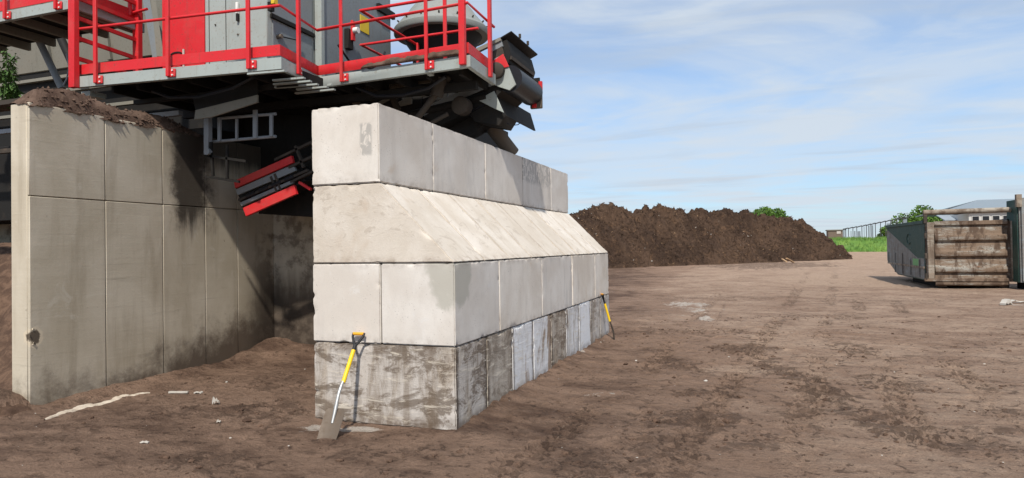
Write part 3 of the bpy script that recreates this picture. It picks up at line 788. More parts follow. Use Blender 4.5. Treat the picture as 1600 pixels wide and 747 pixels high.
# joists and louvre bars under the decks
for k in range(7):
    x = -5.75 + k * .47; MB().box((x - .025, 1.14, 3.99), (x + .025, 3.15, 4.12)).build('joist', M['dark'], wk)
for k in range(5):
    x = -2.75 + k * .47; MB().box((x - .025, 2.16, 3.99), (x + .025, 3.1, 4.12)).build('joist', M['dark'], wk)
MB().box((-5.9, 1.6, 3.93), (-3.0, 1.68, 3.988)).build('cross_beam', M['dark'], wk); MB().box((-5.9, 2.5, 3.88), (-.8, 2.6, 3.987)).build('cross_beam', M['dark'], wk)
for (a, b) in [((388, 116), (446, 111)), ((427, 126), (476, 122)), ((428, 132), (486, 127)), ((430, 137), (497, 132)), ((464, 140), (512, 136)), ((462, 146), (523, 140)), ((452, 163), (540, 156))]:
    p, q = at(*a, 2, 3.94), at(*b, 2, 3.94); MB().bar(p, q, .05, .022).build('louvre', M['grey'], wk)
for (px, py, d) in [(139, 145, A) if False else (139, 145, .9) for _ in (0,)]:
    p = at(px, py, 1, 1.0); MB().box((p.x - .085, .95, p.z - .06), (p.x + .085, 1.2, 3.997)).build('bracket', M['grey'], wk, bevel=.004)
for (px, py) in ((516, 127), (672, 108)):
    p = at(px, py, 1, 2.05); MB().box((p.x - .035, 2.02, p.z - .04), (p.x + .035, 2.10, 3.997)).build('bracket', M['grey'], wk, bevel=.004)

def guard(name, path, posts, zs, z0, z1, prad=.022, outward=.03):
    gr = MB()
    first = True
    # rails: offset path slightly outward (to the right of travel)
    g = None
    for z in zs:
        t_ = MB().tube([(x, y, z) for x, y in path], .019 if z < z1 - .1 else .022, 10)
        if g is None: g = t_.build(name, M['red'], mc)
        else: t_.build('rail', M['red'], g)
    for (x, y, dx, dy, wd, bz) in posts:
        b = MB(); L = math.hypot(dx, dy); ox, oy = dx / L, dy / L; tx, ty = -oy, ox
        px, py = x + ox * outward, y + oy * outward
        b.bar((px, py, z0), (px, py, z1), wd, wd * .62, (ox, oy, 0))
        po = b.build('post', M['red'], g, bevel=.003)
        if bz:
            br = MB(); cx, cy = x + ox * .014 + tx * .05, y + oy * .014 + ty * .05
            br.bar((cx - tx * .075, cy - ty * .075, bz), (cx + tx * .055, cy + ty * .055, bz), .016, .105, (0, 0, 1))
            br.build('bracket', M['red'], g, bevel=.003)
            for s_, h_ in ((.015, .03), (.015, -.03), (-.055, -.035)):
                q = Vector((cx + tx * s_, cy + ty * s_, bz + h_)); MB().tube([q, q + Vector((ox, oy, 0)) * .022], .011, 8).build('bolt', M['white'], g)
    return g
pA = Vector((P1[0] - P0[0], P1[1] - P0[1])).normalized(); nA = (pA.y, -pA.x)
pB = Vector((B1[0] - S1[0], B1[1] - S1[1])).normalized(); nB = (pB.y, -pB.x)
def onA(x): return P0[1] + (x - P0[0]) * (P1[1] - P0[1]) / (P1[0] - P0[0])
def onB(x): return S1[1] + (x - S1[0]) * (B1[1] - S1[1]) / (B1[0] - S1[0])
guard('guardrail', [(-5.97, .78), (-2.835, 1.075), (-2.99, 2.045), (-.63, 1.87), (-.66, 2.85)],
      [(-5.62, onA(-5.62), *nA, .052, 4.075), (-4.465, onA(-4.465), *nA, .052, 4.075), (-3.265, onA(-3.265), *nA, .052, 4.085),
       (-2.88, 1.45, .99, .16, .062, 4.09), (-2.57, onB(-2.57), *nB, .045, 4.085), (-1.225, onB(-1.225), *nB, .045, 4.09), (-.70, onB(-.70), *nB, .085, 0), (-.64, 2.56, 1, .05, .07, 0)],
      (4.80, 5.28), 4.03, 5.30)
ig = guard('inner_guardrail', [(-.80, 2.62), (-2.67, 2.66), (-2.70, 4.85)], [(-1.30, 2.62, 0, 1, .05, 0), (-2.70, 4.85, 1, 0, .16, 0), (-2.66, 4.4, 1, 0, .05, 0)], (4.73, 5.235), 4.165, 5.25, outward=.0)

# ladder frame between the two decks
ld = MB().box((-6.03, .70, 3.99), (-5.91, .775, 6.4)).build('ladder_frame', M['red'], mc, bevel=.005)
MB().box((-6.12, 1.78, 4.166), (-6.0, 1.86, 6.4)).build('stringer', M['red'], ld, bevel=.005)
for k in range(7):
    z = 4.40 + k * .278; MB().bar((-5.955, .776, z), (-6.055, 1.779, z), .035, .055).build('rung', M['red'], ld)
gt = MB(); gt.tube([at(200, 22, 1, 1.75), at(230, 14, 1, 1.75)], .02); gt.tube([at(203, 0, 1, 1.72), at(203, 24, 1, 1.72)], .03)
gt.build('hinge_bar', M['red'], ld)

# upper deck at the left
ud = MB().box((-9.6, .86, 5.225), (-6.1, 1.9, 5.26)).build('upper_deck', M['dark'], mc)
upath = [(-9.6, .80), (-6.06, .80), (-6.06, 1.95)]
MB().strip(upath, 5.11, 5.25, 0, .06).build('edge_beam', M['grey'], ud, bevel=.004)
MB().strip(upath, 5.285, 5.42, .035, .012).strip(upath, 5.398, 5.42, .047, .05).build('toe_board', M['red'], ud)
for k in range(6):
    x = -9.1 + k * .58; MB().box((x - .03, .865, 5.10), (x + .03, 1.9, 5.22)).build('joist', M['hopper'], ud)
for x in (-7.39, -6.36):
    guard('upper_post', [(x, .77), (x + .001, .771)], [(x, .80, 0, -1, .052, 5.175)], (6.3,), 5.13, 6.35)
# struts under the upper deck
MB().tube([at(52, 45, 1, 1.7), at(97, 139, 1, 1.7)], .055, 12).build('strut', M['bluegrey'], mc)
MB().tube([at(95, 60, 1, 2.6), at(118, 110, 1, 2.6)], .07, 12).build('strut', M['dark'], mc)
cb = MB().tube([at(104, 84, 1, 1.5), at(108, 105, 1, 1.5), at(104, 124, 1, 1.5), at(99, 133, 1, 1.5)], .012, 8).build('cable', M['galv'], mc)

# hopper behind the ladder and upper deck
hp = MB()
hp.hexa([(-18, 3.05, 5.18), (-5.45, 3.05, 5.18), (-5.45, 3.4, 5.18), (-18, 3.4, 5.18)], [(-18, 2.75, 7.0), (-5.45, 2.75, 7.0), (-5.45, 3.1, 7.0), (-18, 3.1, 7.0)])
hop = hp.build('hopper', M['hopper'], mc, bevel=.01)
for x in (-9.6, -8.1, -6.6): MB().bar((x, 3.02, 5.2), (x, 2.73, 6.9), .10, .06, (0, 1, 0)).build('stiffener', M['hopper'], hop)
hb = MB(); hb.hexa([at(x, y, 1, 2.7) for x, y in [(223, 0), (234, 0), (250, 90), (238, 90)]], [at(x, y, 1, 2.6) for x, y in [(223, 0), (234, 0), (250, 90), (238, 90)]])
hb.build('support_leg', M['bluegrey'], hop)
hb = MB(); hb.hexa([at(x, y, 1, 2.65) for x, y in [(236, 0), (243, 0), (256, 88), (245, 88)]], [at(x, y, 1, 2.58) for x, y in [(236, 0), (243, 0), (256, 88), (245, 88)]])
hb.build('support_leg', M['hopper'], hop)
MB().box((-18, 3.08, 4.2), (-5.5, 3.4, 5.178)).build('belt_frame', M['dark'], mc)
for (z, d) in ((4.98, .0), (4.70, -.05), (4.32, -.1)):
    MB().box((-18, 2.98 + d, z), (-5.98, 3.06 + d, z + .055)).build('frame_rail', M['hopper'], mc)
for z in (3.78, 3.45):
    MB().box((-18, 1.9, z), (-5.35, 1.98, z + .07)).build('frame_rail', M['galv'] if z > 3.6 else M['dust'], mc)
MB().box((-18, .2, wb.z - .08), (-5.35, .5, wb.z - .02)).build('ledge_plate', M['dust'], mc)

# engine housing
XH = -3.55
hz0, hz1 = 4.168, 6.6
hs = MB().box((-5.44, 1.70, hz0), (XH, 2.80, hz1)).build('engine_housing', M['grey'], mc, bevel=.012)
hs2 = MB().box((-5.44, 2.802, hz0), (-3.43, 4.84, hz1)).build('engine_housing', M['bluegrey'], mc, bevel=.01)  # shade of the side face painted in as a darker, bluer grey
MB().box((-3.52, 2.72, hz0), (-3.40, 2.80, hz1)).build('corner_post', M['grey'], hs2, bevel=.005)
dr = MB().box((-5.42, 1.682, hz0 + .02), (-4.63, 1.699, hz1 - .02)).build('red_door', M['red'], hs, bevel=.004)
vent = MB()
for k in range(6):
    z = 4.33 + k * .055; n = 10
    for i in range(n):
        a0, a1 = math.pi * i / n, math.pi * (i + 1) / n
        p = Vector((-5.15 - .1 * math.cos(a0), 1.676, z + .03 * math.sin(a0))); q = Vector((-5.15 - .1 * math.cos(a1), 1.676, z + .03 * math.sin(a1)))
        vent.bar(p, q, .018, .012, (0, 1, 0))
vent.build('vent', M['dark'], dr)
for x in (-5.30, -5.0):
    MB().bar((x, 1.665, 4.34), (x, 1.665, 4.66), .022, .02, (0, 1, 0)).build('door_bar', M['scrap'], dr)
for x in (-4.56, -4.26): MB().box((x - .004, 1.694, hz0), (x + .004, 1.699, hz1)).build('panel_seam', M['dark'], hs)
h = at(371, 14, 1, 1.68); MB().box((h.x - .018, 1.655, h.z - .07), (h.x + .018, 1.699, h.z + .09)).build('latch_handle', M['white'], hs, bevel=.006)
MB().box((h.x - .012, 1.66, h.z - .17), (h.x + .02, 1.699, h.z - .075)).build('latch', M['dark'], hs)
for (px, py) in ((337, 39), (372, 54), (372, 27)):
    p = at(px, py, 1, 1.699); MB().tube([p, p + Vector((0, -.012, 0))], .012, 8).build('bolt', M['dust'], hs)
# recessed flap with a frame on the housing's side
fy0, fy1 = 1.80, 2.68
MB().box((XH + .001, fy0, 4.24), (XH + .012, fy1, 4.94)).build('side_flap', M['bluegrey'], hs, bevel=.003)
fr = MB().box((XH + .001, fy0 - .05, 4.955), (XH + .045, fy1 + .03, 5.01))
fr.build('drip_rail', M['dark'], hs, bevel=.004)
MB().box((XH + .001, fy0 - .04, 5.03), (XH + .010, fy1 + .01, 6.3)).build('side_panel', M['bluegrey'], hs, bevel=.003)  # same shade-tinted grey as the rest of the side
p = at(437, 57, 0, XH + .05); MB().tube([(XH + .012, p.y, p.z), (XH + .09, p.y, p.z)], .03, 12).build('flap_knob', M['pipe'], hs)
q = at(470, 64, 0, XH + .05); MB().tube([(XH + .06, p.y, p.z), (XH + .05, q.y, q.z)], .009, 8).build('flap_handle', M['dark'], hs)
b1 = at(423, 6, 1, 1.66); MB().box((b1.x - .03, 1.63, b1.z - .10), (b1.x + .03, 1.699, b1.z + .02)).build('lamp_bracket', M['dark'], hs)
MB().box((b1.x + .031, 1.62, b1.z - .02), (b1.x + .09, 1.70, b1.z + .06)).build('lamp', M['yellow'], hs, bevel=.006)
# yellow notice on the side
c0, c1 = at(563, 22, 0, -3.42), at(577, 55, 0, -3.42)
MB().box((-3.429, c0.y, c1.z + .0), (-3.420, c1.y, c0.z)).build('warning_plate', M['yellow'], hs2, bevel=.002)
b = at(548, 48, 0, -3.35)
MB().box((-3.42, b.y - .08, b.z - .30), (-3.34, b.y + .06, b.z + .02)).build('switch_box', M['dark'], hs2, bevel=.005)
MB().box((-3.34, b.y - .02, b.z - .16), (-3.30, b.y + .06, b.z + .16)).build('switch_bracket', M['red'], hs2, bevel=.004)
MB().tube([(-3.30, b.y + .02, b.z), (-3.22, b.y + .02, b.z)], .05, 12).build('switch_knob', M['white'], hs2)
MB().box((-3.42, 3.1, 4.168), (-3.36, 4.7, 4.50)).build('kick_panel', M['dark'], hs2, bevel=.004)
MB().box((-5.46, 1.69, hz1), (-3.41, 4.9, hz1 + .05)).build('housing_roof', M['grey'], hs2)
ov = MB(); ov.box((-3.428, 4.35, 5.9), (-3.37, 4.9, 6.02)); ov.build('cable_gland', M['dark'], hs2)

MB().tube([(-3.30, 3.0, 4.9), (-3.28, 3.3, 4.7), (-3.28, 3.9, 4.75), (-3.30, 4.3, 4.95), (-3.36, 4.5, 5.2)], .018, 8).build('cable', M['rubber'], hs2)
MB().tube([(-2.5, 2.25, 4.0), (-2.2, 2.3, 3.86), (-1.8, 2.32, 3.84), (-1.4, 2.3, 3.9), (-1.1, 2.2, 4.0)], .022, 8).build('hose', M['rubber'], mc)
MB().tube([(-5.2, 1.3, 4.0), (-4.9, 1.32, 3.88), (-4.4, 1.32, 3.84), (-3.8, 1.3, 3.9), (-3.4, 1.25, 4.0)], .02, 8).build('hose', M['rubber'], mc)
for (x, z) in ((-4.0, 5.35), (-3.75, 5.35)): MB().box((x - .08, 1.692, z - .05), (x + .08, 1.6985, z + .05)).build('maker_plate', M['white'], hs)
# round cowl
fc = (-2.49, 5.0, 0)
cw = MB().lathe(fc, [(.83, 5.50), (.845, 5.52), (.845, 5.60), (.62, 5.86), (.56, 5.95), (.50, 6.02), (.18, 6.08)], 48).build('fan_cowl', mat_paint('cowl_grey_paint', (.235, .255, .245), (.14, .12, .09), .6, .5), mc)
MB().lathe(fc, [(.52, 4.17), (.52, 5.20), (.70, 5.47), (.72, 5.498)], 40).build('fan_body', M['dark'], mc)
MB().lathe(fc, [(.22, 6.08), (.22, 6.14), (.12, 6.2), (.10, 6.3)], 24).build('fan_cap', M['galv'], mc)
for k in range(16):
    a = k / 16 * 6.283; q = Vector((fc[0] + .78 * math.cos(a), fc[1] + .78 * math.sin(a), 5.67)); MB().tube([q, q + Vector((math.cos(a) * .03, math.sin(a) * .03, .03))], .014, 6).build('bolt', M['dust'], cw)
ex = MB().box((-3.5, 6.2, 4.205), (-2.9, 6.6, 6.0)).build('exhaust_box', M['hopper'], mc)
for dx in (0, .09, .18): MB().tube([(-3.35 + dx, 6.4, 6.0), (-3.35 + dx, 6.4, 6.28)], .03, 8).build('exhaust_pipe', M['hopper'], ex)

# chassis: dark body that closes off the view under the decks
ch = MB()
# one body: the boxes butt against each other
ch.box((-9.5, 3.9, 2.42), (-2.2, 7.6, 4.20)); ch.box((-5.35, 3.25, 2.9), (-2.0, 3.898, 4.19)); ch.box((-18, 3.9, 3.32), (-9.502, 7.6, 5.1))
ch.box((-18, 2.5, 2.35), (-5.352, 3.5, 3.70)); ch.box((-18, 3.08, 3.702), (-5.352, 3.4, 4.198))  # dark boxes added where the left bay lies in shadow
chs = ch.build('chassis_and_dark_fill', M['dark'], mc, bevel=.01)
lg = MB()
for x, y in ((-8.8, 4.3), (-2.9, 4.3), (-8.8, 7.2), (-2.9, 7.2)):
    MB().box((x - .12, y - .12, 0), (x + .12, y + .12, 2.418)).build('support_leg', M['bluegrey'], mc, bevel=.008)
    MB().box((x - .3, y - .3, -.02), (x + .3, y + .3, .04)).build('foot_plate', M['dust'], mc)

# pale chute plate, ladder laid flat and small frame hanging in the bay
def plate(name, pix, Y, th, mat, parent):
    a = [at(x, y, 1, Y) for x, y in pix]; return MB().prism(a, (0, th, 0)).build(name, mat, parent, bevel=.003)
plate('chute_plate', [(303, 187), (330, 183), (402, 160), (402, 148), (305, 172)], 1.52, .03, M['hopper'], mc)
plate('chute_plate', [(300, 150), (402, 122), (402, 148), (305, 172)], 1.54, .03, M['dark'], mc)
YL = 1.85
lr = MB().tube([at(328, 222, 1, YL), at(431, 213, 1, YL)], .022, 8).build('access_ladder', M['galv'], mc)
MB().tube([at(343, 185, 1, YL), at(431, 178, 1, YL)], .022, 8).build('ladder_rail', M['galv'], lr)
for (x, y0, y1, w_) in ((343, 184, 221, .05), (370, 186, 217, .03), (399, 172, 216, .065), (424, 180, 213, .045)):
    a, b = at(x, y0, 1, YL - .03), at(x, y1, 1, YL - .03); MB().bar(a, b, w_, .03, (0, 1, 0)).build('ladder_rung', M['galv'], lr)
a, b = at(325, 172, 1, 1.75), at(325, 242, 1, 1.75); MB().bar(a, b, .085, .08, (0, 1, 0)).build('hanger_post', M['galv'], mc, bevel=.004)
fr = MB()
for a, b in (((322, 243), (385, 252)), ((331, 243), (333, 275)), ((322, 276), (374, 284)), ((355, 226), (355, 280)), ((330, 222), (330, 245))):
    fr.bar(at(*a, 1, 1.72), at(*b, 1, 1.72), .035, .035, (0, 1, 0))
fr.build('hanger_frame', M['dark'], mc)
p = at(325, 237, 1, 1.69); MB().lathe(p, [(.05, -.03), (.05, .03)], 12, 1).build('hanger_joint', M['galv'], mc)

# lower discharge conveyor with two red guards
YC = 2.2
lc = plate('discharge_conveyor', [(368, 293), (459, 256), (478, 282), (462, 291), (386, 325), (379, 325)], YC + .06, .35, M['dark'], mc)
plate('side_guard', [(365, 283), (455, 243), (458, 254), (367, 294)], YC - .02, .05, M['red'], lc)
plate('side_guard', [(379, 325), (459, 289), (463, 303), (384, 338)], YC - .06, .05, M['red'], lc)
plate('frame_plate', [(368, 296), (458, 257), (462, 267), (371, 305)], YC + .01, .045, M['bluegrey'], lc)
plate('frame_plate', [(377, 322), (458, 286), (457, 281), (374, 317)], YC + .0, .045, M['bluegrey'], lc)
for k in range(4):
    x = 386 + k * 20; y = 312 - (x - 374) * .42
    MB().tube([at(x, y, 1, YC + .02), at(x + 14, y - 6, 1, YC + .02)], .035, 10).build('roller', M['rubber'], lc)
for (a, b) in (((374, 313), (482, 266)), ((424, 276), (434, 300)), ((430, 272), (440, 297)), ((452, 262), (488, 245)), ((455, 285), (489, 268)), ((430, 250), (488, 222)), ((462, 228), (475, 262)), ((468, 285), (486, 296))):
    MB().bar(at(*a, 1, YC + .02), at(*b, 1, YC + .02), .035, .045, (0, 1, 0)).build('brace', M['dust'] if a[0] != 468 else M['red'], lc)
plate('belt_cover', [(404, 330), (484, 296), (530, 310), (530, 342), (404, 334)], YC + .5, .4, M['dark'], lc)
plate('belt_cover', [(440, 180), (560, 180), (560, 330), (470, 330)], YC + 1.0, .04, M['dark'], lc)

# mechanics under the right-hand deck
mp = MB(); p, q = at(552, 147, 1, 2.75), at(673, 127, 1, 2.75); mp.bar(p, q, .03, .03)
for k in range(40):
    c_ = p.lerp(q, (k + .5) / 40); mp.box((c_.x - .008, c_.y - .03, c_.z + .012), (c_.x + .008, c_.y - .012, c_.z + .085))
mp.build('grating_edge', M['pipe'], mc)
for pix, Y, mt in (([(590, 160), (612, 148), (612, 154), (594, 163)], 3.2, 'hopper'), ([(621, 160), (643, 147), (643, 162), (625, 166)], 3.2, 'hopper'), ([(657, 146), (675, 140), (675, 146), (657, 152)], 3.2, 'hopper')):
    plate('gusset', pix, Y, .03, M[mt], mc)
plate('cross_plate', [(535, 150), (690, 122), (700, 140), (690, 190), (600, 190), (540, 166)], 3.28, .03, M['dark'], mc)
for a, b, Y, r_, mt in (((702, 120), (648, 190), 2.55, .045, 'dust'), ((690, 122), (682, 150), 2.5, .09, 'dust'), ((612, 150), (622, 172), 3.0, .05, 'dust'), ((545, 150), (570, 172), 2.8, .05, 'pipe'), ((700, 178), (650, 205), 2.7, .03, 'dust'), ((500, 138), (575, 172), 2.9, .05, 'dark'), ((640, 180), (760, 150), 3.1, .06, 'dark')):
    MB().tube([at(*a, 1, Y), at(*b, 1, Y)], r_, 10).build('strut', M[mt], mc)
p = at(722, 166, 1, 2.9); MB().lathe(p, [(.10, -.1), (.13, -.08), (.13, .08), (.10, .1)], 18, 1).build('idler_drum', M['dust'], mc)

# belt conveyor head at the right end
YN = 3.05
hd = MB(); a, b = at(660, 176, 1, YN + .05), at(768, 128, 1, YN + .05)
hd.bar(a, b, .06, .12); head = hd.build('belt_conveyor', M['bluegrey'], mc, bevel=.004)
YF = y_at(at(795, 124, 1, YN), 829)
plate('side_plate', [(768, 110), (772, 92), (784, 86), (796, 108), (806, 132), (796, 141), (780, 136), (766, 130)], YN, .03, M['grey'], head)
plate('red_guard', [(767, 97), (786, 84), (795, 104), (783, 107), (770, 103)], YN - .02, .018, M['red'], head)
plate('rusty_plate', [(768, 82), (784, 72), (788, 86), (768, 96)], YN + .01, .02, M['dust'], head)
plate('top_rail', [(738, 78), (781, 58), (783, 63), (740, 84)], YN - .01, .06, M['hopper'], head)
plate('top_rail', [(764, 72), (783, 63), (786, 72), (766, 82)], YN + .012, .03, M['bluegrey'], head)
# hood: sheet that runs along the roller
h0, h1 = at(779, 60, 1, YN), at(799, 48, 1, YN); L = y_at(h1, 840) - YN
MB().prism([h0, h1, h1 + Vector((0, 0, -.02)), h0 + Vector((0, 0, -.02))], (0, L, 0)).build('hood', M['dark'], head, bevel=.003)
for f in (.3, .6):
    q = h1 + Vector((0, L * f, .0)); MB().tube([q, q + Vector((0, 0, .06))], .02, 8).build('hood_pin', M['dust'], head)
MB().prism([at(x, y, 1, YN + .04) for x, y in [(781, 66), (792, 62), (798, 84), (794, 98), (784, 106), (770, 108)]], (0, L * .93, 0)).build('scraper_shroud', M['dark'], head)
MB().prism([at(x, y, 1, YN + .04) for x, y in [(660, 180), (768, 124), (786, 112), (788, 138), (776, 150), (690, 196)]], (0, YF - YN - .1, 0)).build('belt', M['dark'], head)
q0, q1 = at(797, 90, 1, YN + .05), at(800, 94, 1, YN + .05)
MB().bar(q0, q0 + Vector((0, L * .85, 0)), .05, .05).build('shroud_rail', M['dust'], head)
rc = at(796, 123, 1, YN + .04)
MB().tube([rc, rc + Vector((0, YF - YN, 0))], .19, 32).build('head_roller', M['rubber'], head)
fc_ = rc + Vector((0, YF - YN, 0))
MB().tube([fc_, fc_ + Vector((0, .10, 0))], .07, 16).build('end_bearing', M['pipe'], head)
MB().box((fc_.x - .02, fc_.y, fc_.z - .24), (fc_.x + .17, fc_.y + .06, fc_.z - .02)).build('end_bracket', M['pipe'], head, bevel=.01)
MB().box((fc_.x + .02, fc_.y - .03, fc_.z - .23), (fc_.x + .09, fc_.y - .001, fc_.z - .17)).build('end_guard', M['red'], head, bevel=.005)
MB().box((fc_.x - .1, fc_.y + .031, fc_.z - .1), (fc_.x + .13, fc_.y + .06, fc_.z + .24)).build('end_plate', M['dark'], head)
MB().box((fc_.x + .13, fc_.y - .02, fc_.z + .04), (fc_.x + .18, fc_.y + .03, fc_.z + .17)).build('end_guard', M['red'], head)
hb_ = at(776, 110, 1, YN - .05); MB().lathe(hb_, [(.05, -.06), (.11, -.03), (.11, .05), (.07, .06)], 16, 1).build('bearing', M['dust'], head)
# return belt, lower plates and brackets
s0, s1 = at(777, 147, 1, YN + .1), at(786, 178, 1, YN + .1); L2 = y_at(s1, 834) - YN
MB().prism([s0, s1, s1 + Vector((-.03, 0, .0)), s0 + Vector((-.03, 0, 0))], (0, L2, 0)).build('belt_scraper', M['dark'], head)
plate('bracket_plate', [(746, 156), (772, 142), (787, 176), (773, 170)], YN + .02, .02, M['grey'], head)
b0, b1 = at(728, 168, 1, YN + .06), at(772, 144, 1, YN + .06)
MB().prism([b0, b1, b1 + Vector((.02, 0, -.10)), b0 + Vector((.0, 0, -.1))], (0, 1.1, 0)).build('return_belt', M['rubber'], head)
plate('under_tray', [(728, 168), (752, 158), (790, 180), (780, 196), (742, 190)], YN + .1, .5, M['dark'], head)
plate('under_tray', [(640, 190), (728, 166), (760, 190), (742, 206), (700, 226), (640, 230)], YN + .3, .3, M['dark'], head)
MB().tube([at(762, 190, 1, 3.75), at(801, 240, 1, 4.15)], .115, 28).build('discharge_pipe', M['pipe'], head)
MB().tube([at(783, 184, 1, 3.3), at(790, 192, 1, 3.35), at(800, 196, 1, 3.4), at(809, 195, 1, 3.5), at(816, 190, 1, 3.6)], .007, 6).build('cable', M['rubber'], head)
for a, b in (((736, 204), (760, 200)), ((738, 211), (762, 205)), ((744, 202), (748, 212))):
    MB().bar(at(*a, 1, 3.6), at(*b, 1, 3.6), .03, .03).build('brace', M['dark'], head)

# ------------------------------------------------------------------ shovels
def shovel(loc, tip, label, shaft='steel'):
    """loc = blade edge on the ground, tip = top of the D handle"""
    loc, tip = Vector(loc), Vector(tip); u = (tip - loc).normalized(); L = (tip - loc).length
    fwd = Vector((tip.x - loc.x, tip.y - loc.y, 0)).normalized()
    v = u.cross(fwd).normalized(); n = v.cross(u).normalized()
    if n.z < 0: n = -n
    t = thing('shovel', loc, label, 'shovel', 'shovels leaning on the block wall')
    Pt = lambda a, b, c: loc + u * a + v * b + n * c
    bl = MB(); th = .004; top, bot_ = [], []
    rows = [(0, .098, .0), (.10, .103, .004), (.20, .104, .006), (.27, .100, .004), (.30, .078, .004)]
    g = []
    for a, hw, dep in rows:
        g.append([(a, hw * s_, -.012 * (1 - s_ * s_) - .02 * a) for s_ in (-1, -.6, -.2, .2, .6, 1)])
    for off in (0, th):
        V_ = [[bl.bm.verts.new(Pt(a, b, c + off)) for a, b, c in r] for r in g]
        for r0, r1 in zip(V_, V_[1:]):
            for i in range(5): f = bl.bm.faces.new((r0[i], r0[i + 1], r1[i + 1], r1[i])); f.smooth = True
        (top if off else bot_).extend(V_)
    ring = lambda V_: V_[0] + [r[-1] for r in V_[1:]] + V_[-1][-2::-1] + [r[0] for r in V_[-2:0:-1]]
    ra, rb = ring(bot_), ring(top)
    for i in range(len(ra)): j = (i + 1) % len(ra); bl.bm.faces.new((ra[i], ra[j], rb[j], rb[i]))
    blade = bl.build('blade', M['blade'], t)
    MB().tube([Pt(.16, 0, -.012), Pt(.26, 0, .0), Pt(.34, 0, .012)], .012, 10, .02).build('socket', M[shaft], blade)
    k = .02
    MB().tube([Pt(.30, 0, .008), Pt(.36, 0, .018), Pt(.44, 0, .03), Pt(.52, 0, .026), Pt(L - .50, 0, .012)], .0155, 12).build('shaft', M[shaft], t)
    MB().tube([Pt(L - .53, 0, .012), Pt(L - .19, 0, .003)], .0205, 14).build('sleeve', M['syellow'], t)
    h = MB(); h.tube([Pt(L - .20, 0, .003), Pt(L - .13, 0, 0)], .019, 12)
    for s_ in (-1, 1): h.tube([Pt(L - .14, .004 * s_, 0), Pt(L - .09, .035 * s_, 0), Pt(L - .04, .057 * s_, 0), Pt(L - .004, .060 * s_, 0)], .0125, 10)
    hd_ = h.build('handle', M['black'], t)
    MB().tube([Pt(L - .012, -.058, 0), Pt(L - .012, .058, 0)], .0165, 12).build('grip', M['sorange'], hd_)
    return t
base1 = gnd(510, 690); z1 = ground_low(base1.x, base1.y)
shovel((base1.x, base1.y, z1 - .01), (at(561, 520, 1, -.03)), 'yellow shafted shovel with square steel blade leaning on the near end of the wall')
base2 = gnd(959, 531)
tip2 = at(941, 459, 0, .03); b2 = Vector((base2.x, base2.y, ground_low(base2.x, base2.y)))
shovel(b2 + (b2 - tip2).normalized() * .30, tip2, 'yellow shovel leaning at the far end of the wall, blade sunk in dirt', 'dust')

# ------------------------------------------------------------------ compost pile
e1 = np.array([.59, .807]); og = np.array([-7.48, 44.46]); e2 = np.array([-.807, .59])
s_ = np.arange(-22, 46, .11); tt = np.arange(-1.0, 13, .11); SS, TT = np.meshgrid(s_, tt)
ridge = (fbm(SS * .22, SS * 0 + 3.3, 3, 123) - .5) * .9 * smooth(-4, 4, SS) + np.interp(SS, [-22, -16, -6, 0, 2, 4.8, 7.4, 10.2, 13.6, 17.2, 21, 25.1, 29, 46], [0, 2.6, 3.4, 3.7, 4.15, 4.75, 4.3, 4.6, 5.1, 4.95, 4.65, 4.4, 4.3, 4.0])
endh = .76 * (-(SS - 33.4) * .497 + TT * .868 + (fbm(SS * .3, TT * .3, 3, 17) - .5) * 2)
ridge = np.minimum(ridge, endh)
wv = (fbm(SS * .35, TT * .35, 4, 61) - .5)
Tw = TT + wv * 2.2
front = Tw * .86; backs = (12.2 - Tw) * .86
h0 = np.minimum(np.minimum(front, backs), ridge)
soft = np.minimum(np.minimum(front, backs) - ridge, 0) * 0
hh = h0 + (fbm(SS * .7, TT * .7, 4, 71) - .5) * 1.35 * smooth(0, .6, h0) + (fbm(SS * 1.9, TT * 1.9, 5, 81, .62) - .5) * .85 * smooth(-.05, .3, h0)
hh = np.where(h0 < -.02, -.15, hh) + .0
hh += np.clip(vnoise(SS * 1.5, TT * 1.5, 95) - .60, 0, 1) * .55 * smooth(.1, .5, h0)
hh += np.clip(vnoise(SS * 3.2, TT * 3.2, 91) - .62, 0, 1) * .7 * smooth(.1, .5, h0)
PX = og[0] + SS * e1[0] + TT * e2[0]; PY = og[1] + SS * e1[1] + TT * e2[1]
gz = .45 * smooth(66, 105, PY)
pt = thing('compost_pile', (0, 60, 0), 'long dark brown compost pile with rough top behind the block wall', 'compost pile')
from_arrays('pile_body', np.stack([PX.ravel(), PY.ravel(), (hh + gz).ravel()], 1), grid_faces(len(s_), len(tt)), M['compost'], smooth_=False, parent=pt)
def pile_z(s, t):
    i = int((s + 22) / .11); j = int((t + 1) / .11); return hh[min(max(j, 0), len(tt) - 1), min(max(i, 0), len(s_) - 1)]
